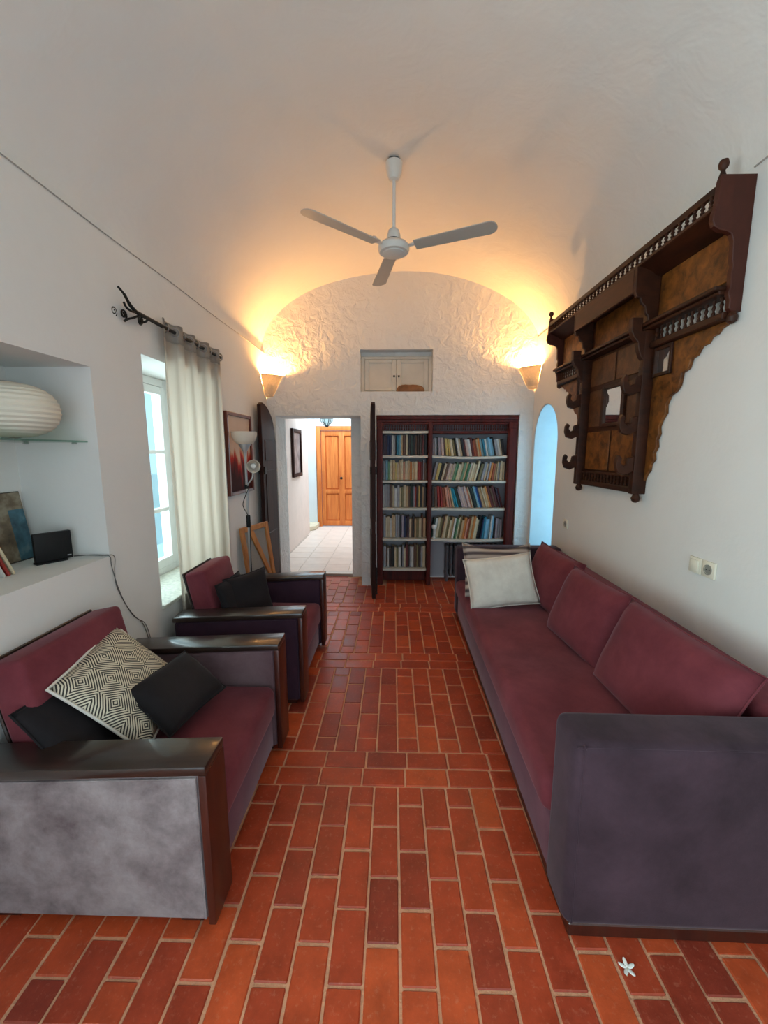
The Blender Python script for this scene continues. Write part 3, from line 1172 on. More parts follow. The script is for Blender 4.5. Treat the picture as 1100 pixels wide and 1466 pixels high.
def cushion(name, label, w, h, t, mat, loc, rot, seed=0, pinch=0.06, piping=None, group=None, sag=0.0, pr=0.004):
    c = thing(name, label, 'cushion', loc, 0, group)
    c.rotation_euler = rot
    bm_, edge = pillow(w, h, t, 16, pinch, seed, sag)
    obj('cover', bm_, mat, c, ang=180)
    bm_ = nb()
    tube(bm_, edge, pr, 6, closed=True)
    obj('seam', bm_, piping or mat, c, ang=180)
    return c


def rot_from(zdir, ydir):
    """euler for local z along zdir and local y as close as possible to ydir"""
    z = Vector(zdir).normalized()
    y = Vector(ydir)
    y = (y-z*y.dot(z)).normalized()
    x = y.cross(z)
    M_ = Matrix((x, y, z)).transposed()
    return M_.to_euler()


# pattern of the diamond cushion: concentric diamonds, black thread on cream
def diamond_mat():
    m, n, b = nt('diamond_weave')
    tc = n.nodes.new('ShaderNodeTexCoord')
    sx = n.nodes.new('ShaderNodeSeparateXYZ')
    n.links.new(tc.outputs['Object'], sx.inputs['Vector'])
    def M(op, a, b_=None):
        x = n.nodes.new('ShaderNodeMath')
        x.operation = op
        for i, v in enumerate((a, b_)):
            if v is None:
                continue
            if isinstance(v, (int, float)):
                x.inputs[i].default_value = v
            else:
                n.links.new(v, x.inputs[i])
        return x.outputs[0]
    per = 0.15
    def tri(s):
        f = M('FRACT', M('ADD', M('DIVIDE', s, per), 10.5))
        return M('ABSOLUTE', M('SUBTRACT', f, 0.5))
    d = M('ADD', tri(sx.outputs['X']), tri(sx.outputs['Z']))
    fr = M('FRACT', M('MULTIPLY', d, 12.0))
    line = M('GREATER_THAN', fr, 0.52)
    mx = N(n, 'ShaderNodeMix', data_type='RGBA')
    mx.inputs['A'].default_value = (*c3(216, 206, 184), 1)
    mx.inputs['B'].default_value = (*c3(64, 60, 58), 1)
    n.links.new(line, mx.inputs['Factor'])
    n.links.new(mx.outputs['Result'], b.inputs['Base Color'])
    b.inputs['Roughness'].default_value = 0.9
    b.inputs['Specular IOR Level'].default_value = 0.1
    return m


def stripe_mat():
    m, n, b = nt('grey_striped_weave')
    tc = n.nodes.new('ShaderNodeTexCoord')
    wv = N(n, 'ShaderNodeTexWave', Scale=5.0, Distortion=0.6)
    wv.inputs['Detail'].default_value = 2.0
    wv.bands_direction = 'Z'
    n.links.new(tc.outputs['Object'], wv.inputs['Vector'])
    r = ramp(n, [(0.15, c3(92, 84, 86)), (0.5, c3(150, 140, 136)), (0.85, c3(186, 176, 168))])
    n.links.new(wv.outputs['Fac'], r.inputs['Fac'])
    n.links.new(r.outputs['Color'], b.inputs['Base Color'])
    b.inputs['Roughness'].default_value = 0.9
    b.inputs['Specular IOR Level'].default_value = 0.1
    return m


M_DIA = diamond_mat()
M_STRIPE = stripe_mat()

# ------------------------------------------------------------ armchairs
def armchair(label, y0, y1, xf, side_mat, inner_mat, back_y, bh=0.57, xb=-1.41, bx=-1.195):
    """front towards +x, arms at y0 and y1"""
    ym = (y0+y1)/2
    a = thing('armchair', label, 'armchair', (-1.0, ym, 0.0))
    def X(x): return x+1.0
    hw = (y1-y0)/2
    aw = 0.135
    for s in (-1, 1):
        outer = s*hw
        inner = s*(hw-aw)
        lo, hi = min(outer, inner), max(outer, inner)
        bm_ = nb()
        # arm body, top sloping a little to the back
        vs = box(bm_, X(xb), X(xf-0.028), lo+0.004, hi-0.004, 0.035, 0.588, 0.018, 3)
        for v in bm_.verts:
            if v.co.z > 0.3:
                v.co.z -= 0.04*(X(xf)-v.co.x)/(xf-xb)
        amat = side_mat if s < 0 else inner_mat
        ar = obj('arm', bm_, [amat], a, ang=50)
        bm_ = nb()
        box(bm_, X(xb-0.005), X(xf), lo-0.004, hi+0.004, 0.588, 0.622, 0.008, 2)
        for v in bm_.verts:
            v.co.z -= 0.04*(X(xf)-v.co.x)/(xf-xb)
        obj('armrest_top', bm_, W_ARM, ar)
        bm_ = nb()
        box(bm_, X(xf-0.027), X(xf), lo-0.003, hi+0.003, 0.03, 0.589, 0.005, 2)
        obj('front_board', bm_, W_ARMF, ar)
        # seam cord round the outer panel
        bm_ = nb()
        yo = outer-s*0.003
        tube(bm_, [(X(xf-0.036), yo, 0.05), (X(xf-0.036), yo, 0.575), (X(xb+0.02), yo, 0.540), (X(xb+0.02), yo, 0.05)], 0.004, 6)
        obj('piping', bm_, amat, ar)
        for x in (xf-0.10, xb+0.08):
            bm_ = nb(); box(bm_, X(x-0.04), X(x+0.04), lo+0.03, hi-0.03, 0.0005, 0.036, 0.003, 1)
            obj('foot', bm_, W_ARMF, a)
    yi = hw-aw
    bm_ = nb(); box(bm_, X(xb), X(xf-0.045), -yi+0.002, yi-0.002, 0.05, 0.235, 0.012, 2)
    obj('seat_base', bm_, V_SIDE, a, ang=50)
    bm_ = nb(); box(bm_, X(xb+0.15), X(xf-0.02), -yi+0.003, yi-0.003, 0.237, 0.405, 0.045, 4)
    for v in bm_.verts:
        if v.co.z > 0.38:
            u = v.co.y/yi
            v.co.z += 0.014*(1-u*u)
    obj('seat_cushion', bm_, V_PLUM, a, ang=70)
    # reclined backrest
    b0, b1 = back_y
    bm_ = nb()
    box(bm_, -0.07, 0.07, b0-ym, b1-ym, 0.0, bh, 0.022, 3)
    Mx = T(X(bx), 0, 0.30) @ RY(-0.21)
    bmesh.ops.transform(bm_, matrix=Mx, verts=bm_.verts)
    bk = obj('backrest', bm_, V_PLUM, a, ang=50)
    bm_ = nb()
    box(bm_, -0.082, -0.0705, b0-ym+0.004, b1-ym-0.004, 0.02, bh+0.005, 0.004, 1)
    bmesh.ops.transform(bm_, matrix=Mx, verts=bm_.verts)
    obj('back_board', bm_, W_ARM, bk)
    return a


armchair('plum velvet armchair beneath the wall niche, grey blotchy side and diamond cushion on it', 1.125, 2.075, -0.588, V_GREY, V_MAUVE, (1.27, 1.80), 0.585, -1.41, -1.235)
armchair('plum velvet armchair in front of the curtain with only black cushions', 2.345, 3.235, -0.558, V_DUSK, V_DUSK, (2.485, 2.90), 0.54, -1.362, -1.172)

BK = 'black cushions'
cushion('cushion', 'cream cushion with black diamond weave leaning on the armchair back', 0.44, 0.43, 0.10, M_DIA,
        (-1.125, 1.569, 0.625), rot_from((-0.293, -0.075, 0.314), (-0.70, 0.0, -0.66)), 3, 0.04, V_WHITE, pr=0.006)
cushion('cushion', 'black cushion slumped in front of the diamond patterned cushion', 0.37, 0.27, 0.12, V_BLACK,
        (-0.955, 1.64, 0.552), rot_from((-0.27, 0.06, 0.20), (-0.55, 0.10, -0.80)), 5, 0.06)
cushion('cushion', 'black cushion half hidden behind the diamond patterned cushion', 0.32, 0.36, 0.08, V_BLACK,
        (-1.185, 1.375, 0.575), rot_from((-0.30, 0.0, 0.42), (-1, 0.0, -0.6)), 8, 0.05)
cushion('cushion', 'black cushion standing on its edge in the armchair by the curtain', 0.34, 0.34, 0.11, V_BLACK,
        (-1.015, 2.72, 0.585), rot_from((-0.22, 0.12, 0.95), (-0.80, 0.55, -0.1)), 9, 0.06)
cushion('cushion', 'black cushion pressed against the back of the armchair by the curtain', 0.30, 0.34, 0.08, V_BLACK,
        (-1.09, 2.64, 0.58), rot_from((-0.24, 0.0, 0.95), (-1, 0.15, -0.2)), 10, 0.06)

# ------------------------------------------------------------ long sofa
sf = thing('sofa', 'long plum velvet sofa along the wall under the carved shelf', 'sofa', (1.0, 2.48, 0.0), math.radians(-0.8))
def SX(x): return x-1.0
def SY(y): return y-2.48
FX, BX = 0.585, 1.545
bm = nb(); box(bm, SX(FX+0.02), SX(BX-0.02), SY(1.135), SY(3.83), 0.0005, 0.05, 0.004, 1)
obj('plinth', bm, W_ARMF, sf)
for y0, y1 in ((1.12, 1.305), (3.68, 3.845)):
    bm = nb(); box(bm, SX(FX-0.005), SX(BX-0.002), SY(y0), SY(y1), 0.051, 0.715, 0.035, 4)
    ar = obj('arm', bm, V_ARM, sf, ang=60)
    bm = nb()
    ye = SY(y0)+0.004
    tube(bm, bez([(SX(FX+0.022), ye-0.001, 0.07), (SX(FX+0.020), ye-0.001, 0.66), (SX(FX+0.028), ye+0.003, 0.695), (SX(FX+0.07), ye+0.006, 0.702), (SX(BX-0.1), ye+0.006, 0.702)], 6), 0.003, 6)
    obj('seam', bm, V_ARM, ar)
bm = nb(); box(bm, SX(FX+0.01), SX(BX-0.01), SY(1.30), SY(3.685), 0.052, 0.27, 0.015, 2)
obj('seat_base', bm, V_SIDE, sf, ang=50)
bm = nb(); box(bm, SX(FX-0.02), SX(1.36), SY(1.308), SY(3.677), 0.271, 0.425, 0.05, 4)
bmesh.ops.subdivide_edges(bm, edges=[e for e in bm.edges if abs(e.verts[0].co.y-e.verts[1].co.y) > 1], cuts=24, use_grid_fill=True)
for v in bm.verts:
    if v.co.z > 0.40:
        v.co.z += 0.006*math.sin(9*v.co.y)+0.004*math.sin(5*v.co.x+6*v.co.y)
obj('seat_cushion', bm, V_PLUM, sf, ang=70)
bm = nb(); box(bm, -0.115, 0.115, SY(1.306), SY(3.679), 0.0, 0.46, 0.045, 4)
bmesh.ops.transform(bm, matrix=T(SX(1.405), 0, 0.245) @ RY(0.05), verts=bm.verts)
obj('backrest', bm, V_PLUM, sf, ang=60)
G = 'plum back cushions on the long sofa'
cushion('cushion', 'plum back cushion on the sofa below the wall socket and switch', 0.74, 0.47, 0.18, V_PLUM,
        (1.175, 1.685, 0.62), rot_from((0.38, 0.0, 0.95), (0.95, 0.05, -0.3)), 21, 0.05, group=G)
cushion('cushion', 'middle one of three plum back cushions on the sofa', 0.59, 0.47, 0.18, V_PLUM,
        (1.165, 2.36, 0.62), rot_from((0.36, 0.02, 0.95), (0.95, 0.12, -0.3)), 22, 0.05, group=G)
cushion('cushion', 'plum back cushion beside the white cushion on the sofa', 0.66, 0.46, 0.17, V_PLUM,
        (1.215, 3.04, 0.62), rot_from((0.30, 0.0, 0.95), (0.95, 0.1, -0.3)), 23, 0.05, group=G)
cushion('cushion', 'white linen cushion leaning against the striped cushion on the sofa', 0.53, 0.40, 0.13, V_WHITE,
        (0.835, 3.045, 0.605), rot_from((-0.10, 0.42, 0.80), (0.06, 1, -0.5)), 24, 0.06)
cushion('cushion', 'grey striped cushion tilted behind the white cushion on the sofa', 0.57, 0.47, 0.10, M_STRIPE,
        (0.87, 3.27, 0.632), rot_from((0.02, 0.55, 0.80), (0.02, 1, -0.6)), 25, 0.05, sag=0.05)

# ------------------------------------------------------------ curtain on its iron rod
cr = thing('curtain_rod', 'black wrought iron curtain rod with scrolled finial above the window', 'curtain rod', (-1.398, 0, 2.345))
bm = nb(); tube(bm, [(0, 2.30, 0), (0, 3.38, 0)], 0.011, 8)
obj('rod', bm, M_IRON, cr)
bm = nb()
def spiral(c, r0, r1, a0, a1, n=22):
    return [(c[0], c[1]+(r0+(r1-r0)*i/n)*math.cos(a0+(a1-a0)*i/n), c[2]+(r0+(r1-r0)*i/n)*math.sin(a0+(a1-a0)*i/n)) for i in range(n+1)]
tube(bm, bez([(0, 2.30, 0.0), (0.0, 2.25, 0.02), (0.005, 2.20, 0.055), (0.005, 2.155, 0.075)], 6), [0.010]*8+[0.008]*5+[0.006]*6, 6)
tube(bm, bez([(0, 2.31, 0), (0, 2.255, -0.008), (-0.005, 2.225, 0.0), (-0.005, 2.205, 0.02)], 5), 0.006, 6)
tube(bm, bez([(0, 2.33, -0.005), (-0.01, 2.29, -0.03), (-0.02, 2.25, -0.05), (-0.03, 2.235, -0.065)], 5), 0.006, 6)
tube(bm, spiral((-0.005, 2.335, -0.028), 0.028, 0.006, 2.0, 2.0-9), 0.005, 6)
tube(bm, spiral((-0.03, 2.235, -0.03), 0.026, 0.006, -1.0, 8.0), 0.005, 6)
tube(bm, spiral((-0.05, 2.185, -0.03), 0.024, 0.006, -1.0, 8.0), 0.005, 6)
obj('finial', bm, M_IRON, cr)
for y in (2.40, 3.36):
    bm = nb()
    tube(bm, bez([(-0.045, y, -0.02), (-0.03, y, -0.022), (-0.012, y, -0.018), (0, y, -0.008)], 4), 0.006, 6)
    lathe(bm, [(0.018, 0), (0.018, 0.006)], 10, T(-0.0465, y, -0.02) @ RY(PI/2))
    obj('bracket', bm, M_IRON, cr)
NF = 4.5
CY0, CY1 = 2.52, 3.40
def cur_x(t, z):
    k = 0.75+0.25*min(1.0, (2.4-z)/0.6)
    return -1.402+0.024*k*math.cos(2*PI*NF*t+0.3)+0.006*math.sin(2*PI*2*t+z*2.1)
def cur_y(t, z):
    wid = 1.0-0.05*math.sin(PI*min(1, max(0, (2.3-z)/2.2)))
    return CY0+0.02+(CY1-CY0)*(t*wid)+0.014*math.sin(2*PI*NF*2*t)-0.035*(2.37-z)/2.2*(1-t)
def curtain_sheet(z0, z1, nz, off=0.0):
    bm_ = nb(); rows = []
    for j in range(nz+1):
        z = z0+(z1-z0)*j/nz
        rows.append([bm_.verts.new((cur_x(i/120, z)+off, cur_y(i/120, z), z+(0.006*math.sin(2*PI*NF*i/120) if j == nz else 0))) for i in range(121)])
    for j in range(nz):
        for i in range(120):
            bm_.faces.new((rows[j][i], rows[j][i+1], rows[j+1][i+1], rows[j+1][i]))
    bmesh.ops.solidify(bm_, geom=bm_.faces[:], thickness=0.0015)
    return bm_
cu = thing('curtain', 'off white linen eyelet curtain hanging in front of the window', 'curtain', (0, 0, 0))
obj('cloth', curtain_sheet(0.10, 2.28, 30), M_CURT, cu, ang=180)
obj('header_band', curtain_sheet(2.28, 2.395, 3), M_CURTB, cu, ang=180)
tm = nb()
tube(tm, [(0.026*math.cos(2*PI*i/16), 0.0, 0.026*math.sin(2*PI*i/16)) for i in range(16)], 0.005, 6, closed=True)
tme = mesh_of('eyelet', tm, M_CHROME)
for k in range(9):
    t = (k+0.5)/9.0
    obj('eyelet', tme, None, cu, (-1.398, cur_y(t, 2.345), 2.345), (0, 0, 0.5 if k % 2 else -0.5))

# ------------------------------------------------------------ picture on the left wall
pc = thing('framed_picture', 'red and dark abstract print in a red wooden frame on the wall', 'picture', (XL+0.002, 3.775, 1.575))
bm = nb()
hw, hh = 0.30, 0.365
for a in ((-hw, -hw+0.03, -hh, hh), (hw-0.03, hw, -hh, hh), (-hw+0.03, hw-0.03, -hh, -hh+0.03), (-hw+0.03, hw-0.03, hh-0.03, hh)):
    box(bm, 0, 0.03, a[0], a[1], a[2], a[3], 0.004, 1)
obj('picture_frame', bm, W_PICF, pc)
def art_mat():
    m, n, b = nt('abstract_red_print')
    tc = n.nodes.new('ShaderNodeTexCoord')
    mp = n.nodes.new('ShaderNodeMapping')
    mp.inputs['Scale'].default_value = (1, 9, 2.2)
    n.links.new(tc.outputs['Object'], mp.inputs['Vector'])
    t = N(n, 'ShaderNodeTexNoise', Scale=1.2, Detail=3.0)
    n.links.new(mp.outputs['Vector'], t.inputs['Vector'])
    sx = n.nodes.new('ShaderNodeSeparateXYZ')
    n.links.new(tc.outputs['Object'], sx.inputs['Vector'])
    ma = N(n, 'ShaderNodeMath', operation='MULTIPLY_ADD')
    n.links.new(sx.outputs['Z'], ma.inputs[0])
    ma.inputs[1].default_value = 1.5
    n.links.new(t.outputs['Fac'], ma.inputs[2])
    r = ramp(n, [(0.12, c3(58, 12, 10)), (0.30, c3(110, 18, 12)), (0.42, c3(180, 34, 20)), (0.48, c3(196, 130, 100)), (0.54, c3(206, 178, 156)), (1.0, c3(210, 186, 168))])
    r.color_ramp.interpolation = 'LINEAR'
    n.links.new(ma.outputs[0], r.inputs['Fac'])
    n.links.new(r.outputs['Color'], b.inputs['Base Color'])
    b.inputs['Roughness'].default_value = 0.7
    b.inputs['Specular IOR Level'].default_value = 0.1
    return m
bm = nb(); box(bm, 0.004, 0.012, -hw+0.03, hw-0.03, -hh+0.03, hh-0.03)
obj('picture_print', bm, art_mat(), pc, sm=False)

# ------------------------------------------------------------ floor lamp
fp = thing('floor_lamp', 'floor lamp with white uplighter bowl and small reading spot', 'lamp', (-1.235, 3.55, 0.0))
fp.location = (-1.29, 3.52, 0.0)
bm = nb(); lathe(bm, [(0.0, 0.001), (0.12, 0.001), (0.12, 0.018), (0.03, 0.03), (0.012, 0.05)], 24); obj('base', bm, M_SILVER, fp)
bm = nb(); lathe(bm, [(0.011, 0.045), (0.011, 1.60)], 10); obj('pole', bm, M_SILVER, fp)
bm = nb(); lathe(bm, [(0.012, 1.56), (0.018, 1.60), (0.05, 1.655), (0.05, 1.662)], 16); obj('bowl_holder', bm, M_SILVER, fp)
bm = nb()
pr = [(0.03, 1.655), (0.06, 1.663), (0.088, 1.688), (0.104, 1.725), (0.108, 1.765), (0.104, 1.765), (0.100, 1.727), (0.084, 1.692), (0.058, 1.669), (0.03, 1.661)]
lathe(bm, pr, 28, cap=False); obj('bowl_shade', bm, M_LSHADE, fp)
bm = nb(); tube(bm, bez([(0, 0, 1.29), (0.03, -0.02, 1.33), (0.06, -0.02, 1.37), (0.07, -0.02, 1.43)], 5), 0.007, 6); obj('reading_arm', bm, M_SILVER, fp)
bm = nb()
Mr = T(0.075, -0.02, 1.475) @ RX(PI/2+0.15) @ RY(0.3)
pr = [(0.012, -0.07), (0.035, -0.06), (0.050, -0.02), (0.058, 0.03), (0.054, 0.03), (0.046, -0.018), (0.03, -0.05), (0.0, -0.055)]
lathe(bm, pr, 20, Mr, cap=False); obj('reading_shade', bm, M_LSHADE, fp)
bm = nb(); lathe(bm, [(0.016, -0.05), (0.026, -0.01), (0.02, 0.012), (0.0, 0.018)], 12, Mr); obj('bulb', bm, M_WHITE, fp)
bm = nb(); lathe(bm, [(0.017, 0.93), (0.019, 0.935), (0.019, 1.03), (0.015, 1.04)], 10)
lathe(bm, [(0.016, 1.275), (0.018, 1.28), (0.018, 1.305), (0.016, 1.31)], 10); obj('switch_grip', bm, M_BLACK, fp)
bm = nb(); tube(bm, bez([(0.012, 0, 1.27), (-0.012, -0.025, 1.2), (-0.03, -0.03, 1.13), (0.0, -0.02, 1.05), (0.016, -0.014, 0.98), (0.012, -0.014, 0.6), (0.014, -0.012, 0.08)], 6), 0.0035, 6); obj('cord', bm, M_BLACK, fp)

# wooden stretcher frame leaning on the wall behind the lamp
lf = thing('leaning_wooden_frame', 'light wooden canvas frame with diagonal brace leaning behind the floor lamp', 'frame', (-1.255, 3.80, 0.002))
Ml = RZ(-0.30) @ RY(-0.13)
bm = nb()
for a in ((-0.21, -0.165, 0, 0.90), (0.165, 0.21, 0, 0.90), (-0.165, 0.165, 0, 0.05), (-0.165, 0.165, 0.85, 0.90)):
    box(bm, 0, 0.03, *a, 0.004, 1, M=Ml)
obj('frame_bar', bm, W_FRAME, lf)
bm = nb(); box(bm, 0.002, 0.008, -0.165, 0.165, 0.05, 0.85, M=Ml)
obj('canvas_back', bm, plain('grey_canvas', c3(150, 146, 140), 0.9, var=0.1), lf, sm=False)
bm = nb(); prism(bm, [(-0.10, 0.85), (-0.03, 0.85), (0.165, 0.36), (0.165, 0.26)], 0.009, 0.026, 'YZ', 0.002)
bmesh.ops.transform(bm, matrix=Ml, verts=bm.verts)
obj('diagonal_brace', bm, W_FRAME, lf)

# ------------------------------------------------------------ carved shelf on the right wall
WC = (XR-0.001, 2.965, 1.30)
ws = thing('carved_wall_shelf', 'long carved dark wooden wall shelf with spindles, mirrors and coat hooks above the sofa', 'shelf', WC)


def wpart(name, bm_, mat, parent=ws, sm=True, ang=35):
    return obj(name, bm_, mat, parent, sm=sm, ang=ang)


# local frame: x = -distance from the wall, y = along the wall, z above 1.30
def wbox(bm_, o0, o1, y0, y1, z0, z1, bev=0.004, seg=1):
    box(bm_, -o1, -o0, min(y0, y1), max(y0, y1), z0-1.30, z1-1.30, bev, seg)


HW = 0.985
bm = nb(); wbox(bm, 0.0, 0.02, -HW+0.03, HW-0.03, 2.345, 2.655)
wpart('back_board', bm, W_SHELF)
for y0, y1 in ((-0.92, -0.42), (-0.34, 0.34), (0.42, 0.92)):
    bm = nb(); wbox(bm, 0.0195, 0.026, y0, y1, 2.375, 2.60, 0.005)
    wpart('burl_panel', bm, W_BURL)
bm = nb(); wbox(bm, 0.0, 0.155, -HW+0.028, HW-0.028, 2.655, 2.675, 0.004)
prism(bm, [(-0.02, 2.60-1.3), (-0.05, 2.605-1.3), (-0.075, 2.625-1.3), (-0.12, 2.645-1.3), (-0.15, 2.6555-1.3), (-0.02, 2.6555-1.3)], -HW+0.03, HW-0.03, 'XZ')
wpart('top_shelf', bm, W_SHELF)
bm = nb(); wbox(bm, 0.135, 0.158, -HW+0.028, HW-0.028, 2.718, 2.752, 0.006, 2)
wpart('gallery_rail', bm, W_SHELF)


def spindle_mesh(h, r):
    b_ = nb()
    lathe(b_, [(r*0.8, 0), (r, 0.12*h), (r*0.5, 0.3*h), (r, 0.5*h), (r*0.5, 0.7*h), (r, 0.88*h), (r*0.8, h)], 6)
    return mesh_of('spindle', b_, W_SHELF)


sp1 = spindle_mesh(0.046, 0.011)
NS = 38
for i in range(NS):
    y = -HW+0.05+(2*HW-0.1)*i/(NS-1)
    obj('spindle', sp1, None, ws, (-0.150, y, 2.674-1.30))
# side panels with scroll outline, finials, end drops
prof = [(0.0, 2.785), (0.150, 2.785), (0.156, 2.76), (0.160, 2.66), (0.168, 2.635), (0.170, 2.605), (0.160, 2.58), (0.135, 2.565), (0.105, 2.56), (0.082, 2.548), (0.070, 2.52),
        (0.066, 2.44), (0.058, 2.42), (0.064, 2.39), (0.060, 2.33), (0.066, 2.30), (0.056, 2.275), (0.056, 2.24), (0.04, 2.225), (0.0, 2.225)]
for s in (-1, 1):
    bm = nb()
    prism(bm, [(-a, b-1.30) for a, b in prof], s*HW, s*(HW-0.028), 'XZ', 0.003)
    wpart('side_panel', bm, W_SIDE)
    bm = nb()
    lathe(bm, [(0.014, 0), (0.010, 0.012), (0.008, 0.02), (0.018, 0.032), (0.021, 0.045), (0.016, 0.06), (0.004, 0.066)], 12, T(-0.140, s*(HW-0.014), 2.785-1.30))
    wpart('finial', bm, W_SHELF)
    bm = nb()
    lathe(bm, [(0.006, -0.05), (0.02, -0.04), (0.024, -0.02), (0.014, -0.005), (0.018, 0.0)], 12, T(-0.028, s*(HW-0.014), 2.225-1.30))
    wpart('drop', bm, W_SHELF)
# central hood and its cheeks
bm = nb(); wbox(bm, 0.145, 0.165, -0.385, 0.385, 2.515, 2.654, 0.005)
wpart('hood_board', bm, W_SHELF)
bm = nb(); wbox(bm, 0.02, 0.144, -0.36, 0.36, 2.575, 2.59, 0.003)
wpart('hood_bottom', bm, W_SHELF)
cheek = [(0.02, 2.654), (0.163, 2.654), (0.163, 2.515), (0.15, 2.49), (0.13, 2.485), (0.118, 2.455), (0.098, 2.44), (0.09, 2.40), (0.075, 2.385), (0.07, 2.35), (0.02, 2.35)]
for s in (-1, 1):
    bm = nb()
    prism(bm, [(-a, b-1.30) for a, b in cheek], s*0.386, s*0.410, 'XZ', 0.003)
    wpart('hood_cheek', bm, W_SHELF)
# lower shelf with moulding
bm = nb(); wbox(bm, 0.0, 0.105, -HW+0.03, HW-0.03, 2.325, 2.345, 0.004); wbox(bm, 0.0, 0.085, -HW+0.03, HW-0.03, 2.308, 2.3245, 0.004)
wpart('lower_shelf', bm, W_SHELF)
# wings: hanging gallery and carved apron
sp2 = spindle_mesh(0.068, 0.010)
apron = [(0.42, 2.20), (0.955, 2.20), (0.945, 2.185), (0.90, 2.175), (0.88, 2.155), (0.845, 2.15), (0.825, 2.125), (0.785, 2.12), (0.76, 2.085), (0.725, 2.075), (0.71, 2.03), (0.665, 2.015),
         (0.655, 1.955), (0.63, 1.925), (0.585, 1.905), (0.56, 1.86), (0.565, 1.815), (0.535, 1.78), (0.515, 1.74), (0.525, 1.70), (0.505, 1.665), (0.515, 1.625), (0.49, 1.59),
         (0.50, 1.55), (0.47, 1.52), (0.465, 1.48), (0.44, 1.46), (0.42, 1.42)]
for s in (-1, 1):
    bm = nb(); wbox(bm, 0.012, 0.06, s*0.42, s*(HW-0.03), 2.20, 2.235, 0.005)
    wpart('gallery_bottom_rail', bm, W_SHELF)
    for i in range(11):
        obj('spindle', sp2, None, ws, (-0.045, s*(0.455+i*0.047), 2.2365-1.30))
    bm = nb()
    prism(bm, [(s*a, b-1.30) for a, b in apron], -0.002, -0.022, 'YZ', 0.003)
    ap = wpart('carved_apron', bm, W_BURL)
    bm = nb()
    for a in ((0.425, 0.445, 2.03, 2.198), (0.565, 0.585, 2.03, 2.198), (0.445, 0.565, 2.03, 2.05), (0.445, 0.565, 2.178, 2.198)):
        wbox(bm, 0.0215, 0.036, s*a[0], s*a[1], a[2], a[3], 0.003)
    obj('mirror_frame', bm, W_SHELF, ap)
    bm = nb(); wbox(bm, 0.0215, 0.025, s*0.445, s*0.565, 2.05, 2.178, 0.0)
    obj('mirror', bm, M_MIRROR, ap, sm=False)
# centre panel
bm = nb(); wbox(bm, 0.002, 0.02, -0.37, 0.37, 1.34, 2.307)
wpart('centre_board', bm, W_SHELF)
for y0, y1 in ((-0.355, -0.012), (0.012, 0.355)):
    bm = nb(); wbox(bm, 0.0195, 0.027, y0, y1, 2.09, 2.285, 0.006); wpart('upper_panel', bm, W_BURLD)
    bm = nb(); wbox(bm, 0.0195, 0.028, y0, y1, 1.46, 1.745, 0.006); wpart('lower_panel', bm, W_BURL)
for y0, y1 in ((-0.355, -0.17), (0.17, 0.355)):
    bm = nb(); wbox(bm, 0.0195, 0.027, y0, y1, 1.785, 2.055, 0.006); wpart('middle_panel', bm, W_BURLD)
bm = nb()
for a in ((-0.15, -0.115, 1.775, 2.065), (0.115, 0.15, 1.775, 2.065), (-0.115, 0.115, 1.775, 1.80), (-0.115, 0.115, 2.04, 2.065)):
    wbox(bm, 0.0195, 0.040, *a, 0.004)
mf = wpart('mirror_frame', bm, W_SHELF)
bm = nb(); wbox(bm, 0.0205, 0.026, -0.115, 0.115, 1.80, 2.04, 0.0)
obj('mirror', bm, M_MIRROR, mf, sm=False)
bm = nb(); wbox(bm, 0.02, 0.05, -0.37, 0.37, 1.335, 1.372, 0.005); wbox(bm, 0.02, 0.045, -0.37, 0.37, 1.432, 1.448, 0.004)
wpart('spindle_rail', bm, W_SHELF)
sp3 = spindle_mesh(0.062, 0.010)
for i in range(16):
    obj('spindle', sp3, None, ws, (-0.033, -0.34+i*0.68/15, 1.371-1.30))
hook = [(0.0, 0.0), (0.045, -0.02), (0.082, -0.006), (0.094, 0.03), (0.092, 0.07), (0.080, 0.09), (0.064, 0.075), (0.070, 0.05), (0.055, 0.032), (0.034, 0.04), (0.028, 0.075), (0.0, 0.085)]
bracket = [(0.03, 2.04), (0.075, 2.055), (0.088, 2.09), (0.078, 2.13), (0.10, 2.155), (0.118, 2.20), (0.125, 2.24), (0.15, 2.265), (0.165, 2.30), (0.168, 2.375), (0.106, 2.375), (0.106, 2.30), (0.03, 2.30)]
for s in (-1, 1):
    bm = nb(); wbox(bm, 0.0, 0.085, s*0.372, s*0.418, 1.335, 2.306, 0.006, 2)
    po_ = wpart('post', bm, W_SHELF)
    bm = nb()
    lathe(bm, [(0.008, -0.055), (0.022, -0.045), (0.027, -0.028), (0.020, -0.012), (0.016, 0.0)], 12, T(-0.045, s*0.395, 1.335-1.30))
    obj('drop', bm, W_SHELF, po_)
    for z in (1.475, 1.72, 1.955):
        bm = nb()
        prism(bm, [(-(a*1.12+0.084), b*1.12+z-1.30) for a, b in hook], s*0.378, s*0.412, 'XZ', 0.003)
        obj('coat_hook', bm, W_SHELF, po_)
    bm = nb()
    prism(bm, [(-a, b-1.30) for a, b in bracket], s*0.374, s*0.416, 'XZ', 0.003)
    obj('scroll_bracket', bm, W_SHELF, po_)

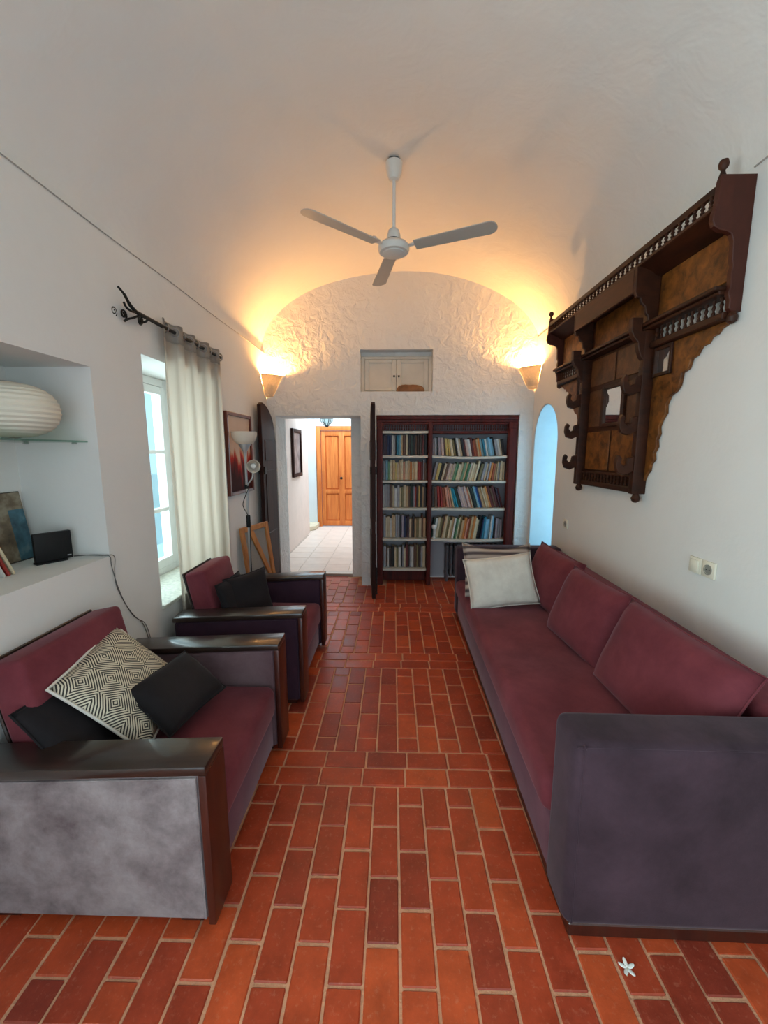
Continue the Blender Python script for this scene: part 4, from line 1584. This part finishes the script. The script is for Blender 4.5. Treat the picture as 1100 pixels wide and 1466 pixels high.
# ------------------------------------------------------------ ceiling fan
fn = thing('ceiling_fan', 'white three bladed ceiling fan hanging from the vault', 'ceiling fan', (-0.005, 3.02, 2.97))
top = vault_z(0)-2.97
bm = nb(); lathe(bm, [(0.014, top-0.125), (0.034, top-0.118), (0.052, top-0.075), (0.058, top-0.018)], 20)
obj('canopy', bm, M_FANW, fn)
bm = nb(); lathe(bm, [(0.046, top-0.018), (0.046, top-0.004)], 20); obj('canopy_collar', bm, M_GLASSD, fn)
bm = nb(); lathe(bm, [(0.012, 0.10), (0.012, top-0.10)], 10); obj('rod', bm, M_FANW, fn)
bm = nb(); lathe(bm, [(0.048, 0.055), (0.046, 0.09), (0.036, 0.12), (0.016, 0.135)], 16); obj('rod_cup', bm, M_FANW, fn)
bm = nb(); lathe(bm, [(0.06, -0.026), (0.098, -0.022), (0.108, -0.006), (0.108, 0.016), (0.092, 0.034), (0.05, 0.052)], 24); mt = obj('motor', bm, M_FANW, fn)
bm = nb(); lathe(bm, [(0.0, -0.036), (0.066, -0.035), (0.078, -0.03), (0.078, -0.022)], 24); obj('motor_cap', bm, M_FANW, mt)
bm = nb(); lathe(bm, [(0.05, 0.052), (0.05, 0.06)], 16); obj('shadow_ring', bm, M_BLACK, mt)
blb = nb()
outline = []
L0, L1 = 0.15, 0.69
for i in range(9):
    t = i/8
    outline.append((L0+(L1-0.05-L0)*t, -0.048-0.012*t))
for i in range(1, 8):
    a = -PI/2+PI*i/8
    outline.append((L1-0.05+0.05*math.cos(a), 0.06*math.sin(a)))
for i in range(9):
    t = 1-i/8
    outline.append((L0+(L1-0.05-L0)*t, 0.048+0.012*t))
prism(blb, outline, -0.003, 0.003, 'XY', 0.001)
bmesh.ops.transform(blb, matrix=RX(math.radians(-9)), verts=blb.verts)
blm = mesh_of('blade', blb, plain('fan_blade_enamel', (0.50, 0.475, 0.43), 0.4))
brb = nb()
box(brb, 0.085, 0.20, -0.018, 0.018, 0.002, 0.010, 0.003, 1)
box(brb, 0.17, 0.20, -0.04, 0.04, 0.004, 0.011, 0.003, 1)
brm = mesh_of('blade_bracket', brb, M_FANW)
for ang in (101, 218.5, 340.5):
    b_ = obj('blade', blm, None, fn, (0, 0, 0.0), (0, math.radians(-2), math.radians(ang)))
    obj('blade_bracket', brm, None, b_)

# ------------------------------------------------------------ corner sconces
M_SCON = plaster('carved_plaster', (0.72, 0.68, 0.62), 0.8, 40.0, 0.01, 0.4)
M_BULB, _n, _b = nt('lit_bulb')
_b.inputs['Emission Color'].default_value = (1.0, 0.72, 0.36, 1)
_b.inputs['Emission Strength'].default_value = 12.0
SCON_W = 68.0


def sconce(x, y, z, a_mid, label):
    s = thing('wall_sconce', label, 'sconce', (x, y, z), 0, 'corner sconces')
    bm_ = nb()
    pr_ = [(0.012, -0.225), (0.075, -0.22), (0.082, -0.195), (0.095, -0.185), (0.145, -0.08), (0.182, -0.015), (0.188, 0.0), (0.172, 0.0), (0.167, -0.02), (0.13, -0.085), (0.08, -0.17), (0.02, -0.18)]
    lathe(bm_, pr_, 14, None, a_mid-PI/4, a_mid+PI/4, cap=False)
    bmesh.ops.solidify(bm_, geom=bm_.faces[:], thickness=0.003)
    obj('bowl', bm_, M_SCON, s)
    bm_ = nb()
    for k in range(5):
        a = a_mid-PI/4+PI/2*(k+0.5)/5
        for r, zz in ((0.132, -0.11), (0.166, -0.045)):
            lathe(bm_, [(0.0, -0.004), (0.008, 0.0), (0.0, 0.004)], 6, T(r*math.cos(a), r*math.sin(a), zz))
    obj('bead', bm_, M_SCON, s)
    bx, by = 0.085*math.cos(a_mid), 0.085*math.sin(a_mid)
    bm_ = nb()
    lathe(bm_, [(0.008, -0.125), (0.010, -0.105), (0.022, -0.09), (0.022, -0.078), (0.012, -0.066), (0.002, -0.064)], 12, T(bx, by, 0))
    obj('bulb', bm_, M_BULB, s)
    d = bpy.data.lights.new('sconce_light', 'POINT')
    d.energy = SCON_W
    d.color = (1.0, 0.47, 0.13)
    d.shadow_soft_size = 0.025
    o = bpy.data.objects.new('sconce_light', d)
    COL.objects.link(o)
    o.parent = s
    o.location = (bx, by, -0.035)


sconce(XL+0.004, YF-0.004, 2.43, -PI/4, 'lit plaster sconce in the corner above the open dark door leaf by the picture')
sconce(XR-0.004, YF-0.004, 2.505, -3*PI/4, 'lit plaster sconce in the corner above the arched opening')

# ------------------------------------------------------------ niche: glass shelf and what stands there
gs = thing('glass_shelf', 'glass shelf on small pegs inside the wall niche', 'shelf', (XL-0.225, 1.295, 1.65))
bm = nb(); box(bm, -0.18, 0.18, -0.672, 0.672, -0.008, 0.0, 0.001, 1)
obj('glass_plate', bm, M_GSHELF, gs)
for x in (-0.12, 0.12):
    for y in (-0.66, 0.66):
        bm = nb(); lathe(bm, [(0.004, -0.014), (0.004, 0.014)], 8, T(x, y, -0.0125) @ RX(PI/2)); obj('shelf_peg', bm, M_CHROME, gs)
pl = thing('paper_lantern', 'white ribbed oval paper lantern on the glass shelf', 'lantern', (XL-0.185, 1.715, 1.652))
bm = nb()
prf = []
n = 34
for i in range(n+1):
    a = -PI/2+PI*i/n
    r = 0.180*math.cos(a)**0.72 if math.cos(a) > 1e-6 else 0.0
    r = max(r, 0.03)
    rib = 0.0022*math.cos(2*PI*i/2)*(1 if 2 < i < n-2 else 0)
    prf.append((r+rib, 0.120+0.114*math.sin(a)))
lathe(bm, prf, 36, cap=False)
obj('paper_shade', bm, M_PAPER, pl, ang=20)
for zr in (0.005, 0.235):
    bm = nb()
    tube(bm, [(0.03*math.cos(2*PI*i/16), 0.03*math.sin(2*PI*i/16), zr) for i in range(16)], 0.003, 6, closed=True)
    obj('wire_ring', bm, M_CHROME, pl)

rt = thing('router_box', 'black box with a slim stand at the end of the niche ledge', 'device', (-1.637, 1.862, 1.0725), math.atan2(0.126, 0.076))
bm = nb(); box(bm, -0.074, 0.074, -0.013, 0.013, 0.008, 0.145, 0.003, 2); obj('case', bm, M_BLACK, rt)
bm = nb(); box(bm, -0.076, 0.05, -0.022, 0.022, 0.0, 0.008, 0.002, 1); obj('stand', bm, M_BLACK, rt)
bm = nb(); box(bm, 0.050, 0.066, -0.0142, -0.0128, 0.022, 0.027, 0.0); obj('badge', bm, plain('grey_badge', (0.35, 0.35, 0.36), 0.4), rt, sm=False)

def collage():
    m, n, b = nt('collage_print')
    tc = n.nodes.new('ShaderNodeTexCoord')
    t = N(n, 'ShaderNodeTexVoronoi', Scale=9.0)
    t2 = N(n, 'ShaderNodeTexNoise', Scale=14.0, Detail=5.0)
    n.links.new(tc.outputs['Object'], t.inputs['Vector'])
    n.links.new(tc.outputs['Object'], t2.inputs['Vector'])
    sx = n.nodes.new('ShaderNodeSeparateXYZ')
    n.links.new(tc.outputs['Object'], sx.inputs['Vector'])
    r = ramp(n, [(0.2, c3(40, 34, 30)), (0.45, c3(116, 98, 76)), (0.6, c3(150, 140, 120)), (0.8, c3(70, 62, 50))])
    r2 = ramp(n, [(0.3, c3(32, 52, 64)), (0.6, c3(70, 112, 128)), (0.8, c3(130, 150, 150))])
    n.links.new(t2.outputs['Fac'], r.inputs['Fac'])
    n.links.new(t2.outputs['Fac'], r2.inputs['Fac'])
    gt = N(n, 'ShaderNodeMath', operation='GREATER_THAN')
    gt.inputs[1].default_value = 0.06
    n.links.new(sx.outputs['Y'], gt.inputs[0])
    lt = N(n, 'ShaderNodeMath', operation='LESS_THAN')
    lt.inputs[1].default_value = 0.25
    n.links.new(sx.outputs['Z'], lt.inputs[0])
    mu = N(n, 'ShaderNodeMath', operation='MULTIPLY')
    n.links.new(gt.outputs[0], mu.inputs[0]); n.links.new(lt.outputs[0], mu.inputs[1])
    mx = N(n, 'ShaderNodeMix', data_type='RGBA')
    n.links.new(mu.outputs[0], mx.inputs['Factor'])
    n.links.new(r.outputs['Color'], mx.inputs['A']); n.links.new(r2.outputs['Color'], mx.inputs['B'])
    n.links.new(mx.outputs['Result'], b.inputs['Base Color'])
    b.inputs['Roughness'].default_value = 0.35
    return m


pb = thing('picture_album', 'large picture album with brown and teal photographs propped at the niche back', 'album', (-1.80, 1.80, 1.074), 0)
pb.rotation_euler = (0, math.radians(-8), 0)
bm = nb(); box(bm, -0.012, 0.0, -0.17, 0.145, 0.0, 0.335, 0.002, 1); obj('board', bm, plain('album_board', c3(50, 44, 40), 0.6), pb)
bm = nb(); box(bm, 0.0, 0.0015, -0.166, 0.141, 0.004, 0.331, 0.0); obj('printed_cover', bm, collage(), pb, sm=False)
for i, (nme, lab) in enumerate((('white', 'thin white magazine leaning beside the picture album'), ('red', 'thin red spined booklet leaning beside the picture album'), ('cream', 'thin cream booklet leaning beside the picture album'))):
    me_ = book(0.012, 0.20+0.01*i, 0.14, MATS['cover_'+nme])
    o = obj('booklet', me_, None, None, (-1.64, 1.615+i*0.022, 1.0745), (0, 0, PI/2))
    o.rotation_euler = (Matrix.Rotation(math.radians(22), 4, 'X') @ RZ(PI/2)).to_euler()
    tag(o, lab, 'booklet')

# cable from the black box down the wall
cb = [(-1.60, 1.935, 1.085), (-1.55, 1.95, 1.082), (-1.48, 1.955, 1.080), (-1.446+0.012, 1.958, 1.074), (-1.438, 1.97, 1.02), (-1.438, 2.0, 0.90), (-1.438, 2.05, 0.78), (-1.438, 2.12, 0.68), (-1.438, 2.2, 0.60), (-1.438, 2.24, 0.42), (-1.438, 2.25, 0.012)]
cb2 = [(-1.60, 1.935, 1.080), (-1.54, 1.962, 1.080), (-1.47, 1.966, 1.079), (-1.43, 1.985, 1.068), (-1.439, 1.99, 0.99), (-1.439, 1.992, 0.91), (-1.439, 2.04, 0.80), (-1.439, 2.1, 0.70), (-1.439, 2.18, 0.61), (-1.439, 2.225, 0.42), (-1.439, 2.235, 0.012)]
bm = nb(); tube(bm, bez(cb, 6), 0.0021, 6); tube(bm, bez(cb2, 6), 0.0021, 6)
tag(obj('cable', bm, M_CABLE), 'thin grey double cable running from the black box down the wall', 'cable')

# ------------------------------------------------------------ sockets on the right wall
def plate(x, y, z, kind, label):
    p_ = thing('wall_socket' if kind != 'blank' else 'switch_plate', label, 'socket' if kind != 'blank' else 'switch', (x, y, z))
    b1 = nb(); box(b1, -0.012, 0.0, -0.041, 0.041, -0.041, 0.041, 0.004, 2); obj('plate', b1, M_CREAM, p_)
    if kind == 'blank':
        b1 = nb(); box(b1, -0.018, -0.0115, -0.029, 0.029, -0.029, 0.029, 0.004, 2); obj('rocker', b1, M_CREAM, p_)
    else:
        b1 = nb(); lathe(b1, [(0.021, -0.0005), (0.0255, 0.0), (0.0255, 0.004), (0.021, 0.0045)], 20, T(-0.0115, 0, 0) @ RY(-PI/2), cap=False)
        lathe(b1, [(0.0, 0.0), (0.021, 0.0)], 20, T(-0.0122, 0, 0) @ RY(-PI/2), cap=False); obj('socket_ring', b1, plain('socket_grey', c3(150, 146, 136), 0.5), p_)
        b1 = nb()
        for yy in (-0.0095, 0.0095):
            lathe(b1, [(0.003, 0), (0.003, 0.001)], 8, T(-0.0124, yy, 0) @ RY(-PI/2))
        obj('socket_hole', b1, M_BLACK, p_)
    return p_


plate(XR-0.0005, 2.065, 1.02, 'blank', 'cream switch plate beside the socket above the sofa')
plate(XR-0.0005, 1.975, 1.02, 'socket', 'cream wall socket with round recess above the sofa')
plate(XR-0.0005, 3.65, 0.95, 'socket', 'small cream wall socket on the wall near the arched opening')

# ------------------------------------------------------------ small white blossom on the floor
fw = thing('fallen_blossom', 'small white fallen blossom on the bricks in front of the sofa', 'flower', (0.735, 1.058, 0.004))
ptb = nb()
r_ = bmesh.ops.create_icosphere(ptb, subdivisions=2, radius=1.0)
for v in ptb.verts:
    v.co = Vector(((v.co.x+1)*0.013, v.co.y*0.006, v.co.z*0.0018+0.004*((v.co.x+1)/2)**2))
ptm = mesh_of('petal', ptb, plain('white_petal', (0.85, 0.85, 0.80), 0.6))
for k, a in enumerate((0.3, 1.5, 2.7, 4.0, 5.2)):
    obj('petal', ptm, None, fw, (0, 0, 0), (0, 0, a))
bm = nb(); tube(bm, [(0, 0, 0), (-0.012, -0.02, 0.001)], 0.0015, 5); obj('stem', bm, plain('pale_stem', c3(200, 200, 170), 0.7), fw)

# thin tubes drawing a pale line along the walls just below the vault
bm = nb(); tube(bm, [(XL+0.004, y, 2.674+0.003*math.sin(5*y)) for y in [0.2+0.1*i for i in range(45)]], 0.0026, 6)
tag(obj('wall_line', bm, plain('grey_white_line', c3(166, 162, 156), 0.6)), 'thin pale line along the wall above the niche and the window', 'cable')
bm = nb(); tube(bm, [(XR-0.004, y, 2.822+0.002*math.sin(5*y)) for y in [0.9+0.1*i for i in range(12)]], 0.0035, 6)
tag(obj('wall_line', bm, MATS['grey_white_line']), 'thin pale line along the wall above the end of the carved shelf', 'cable')
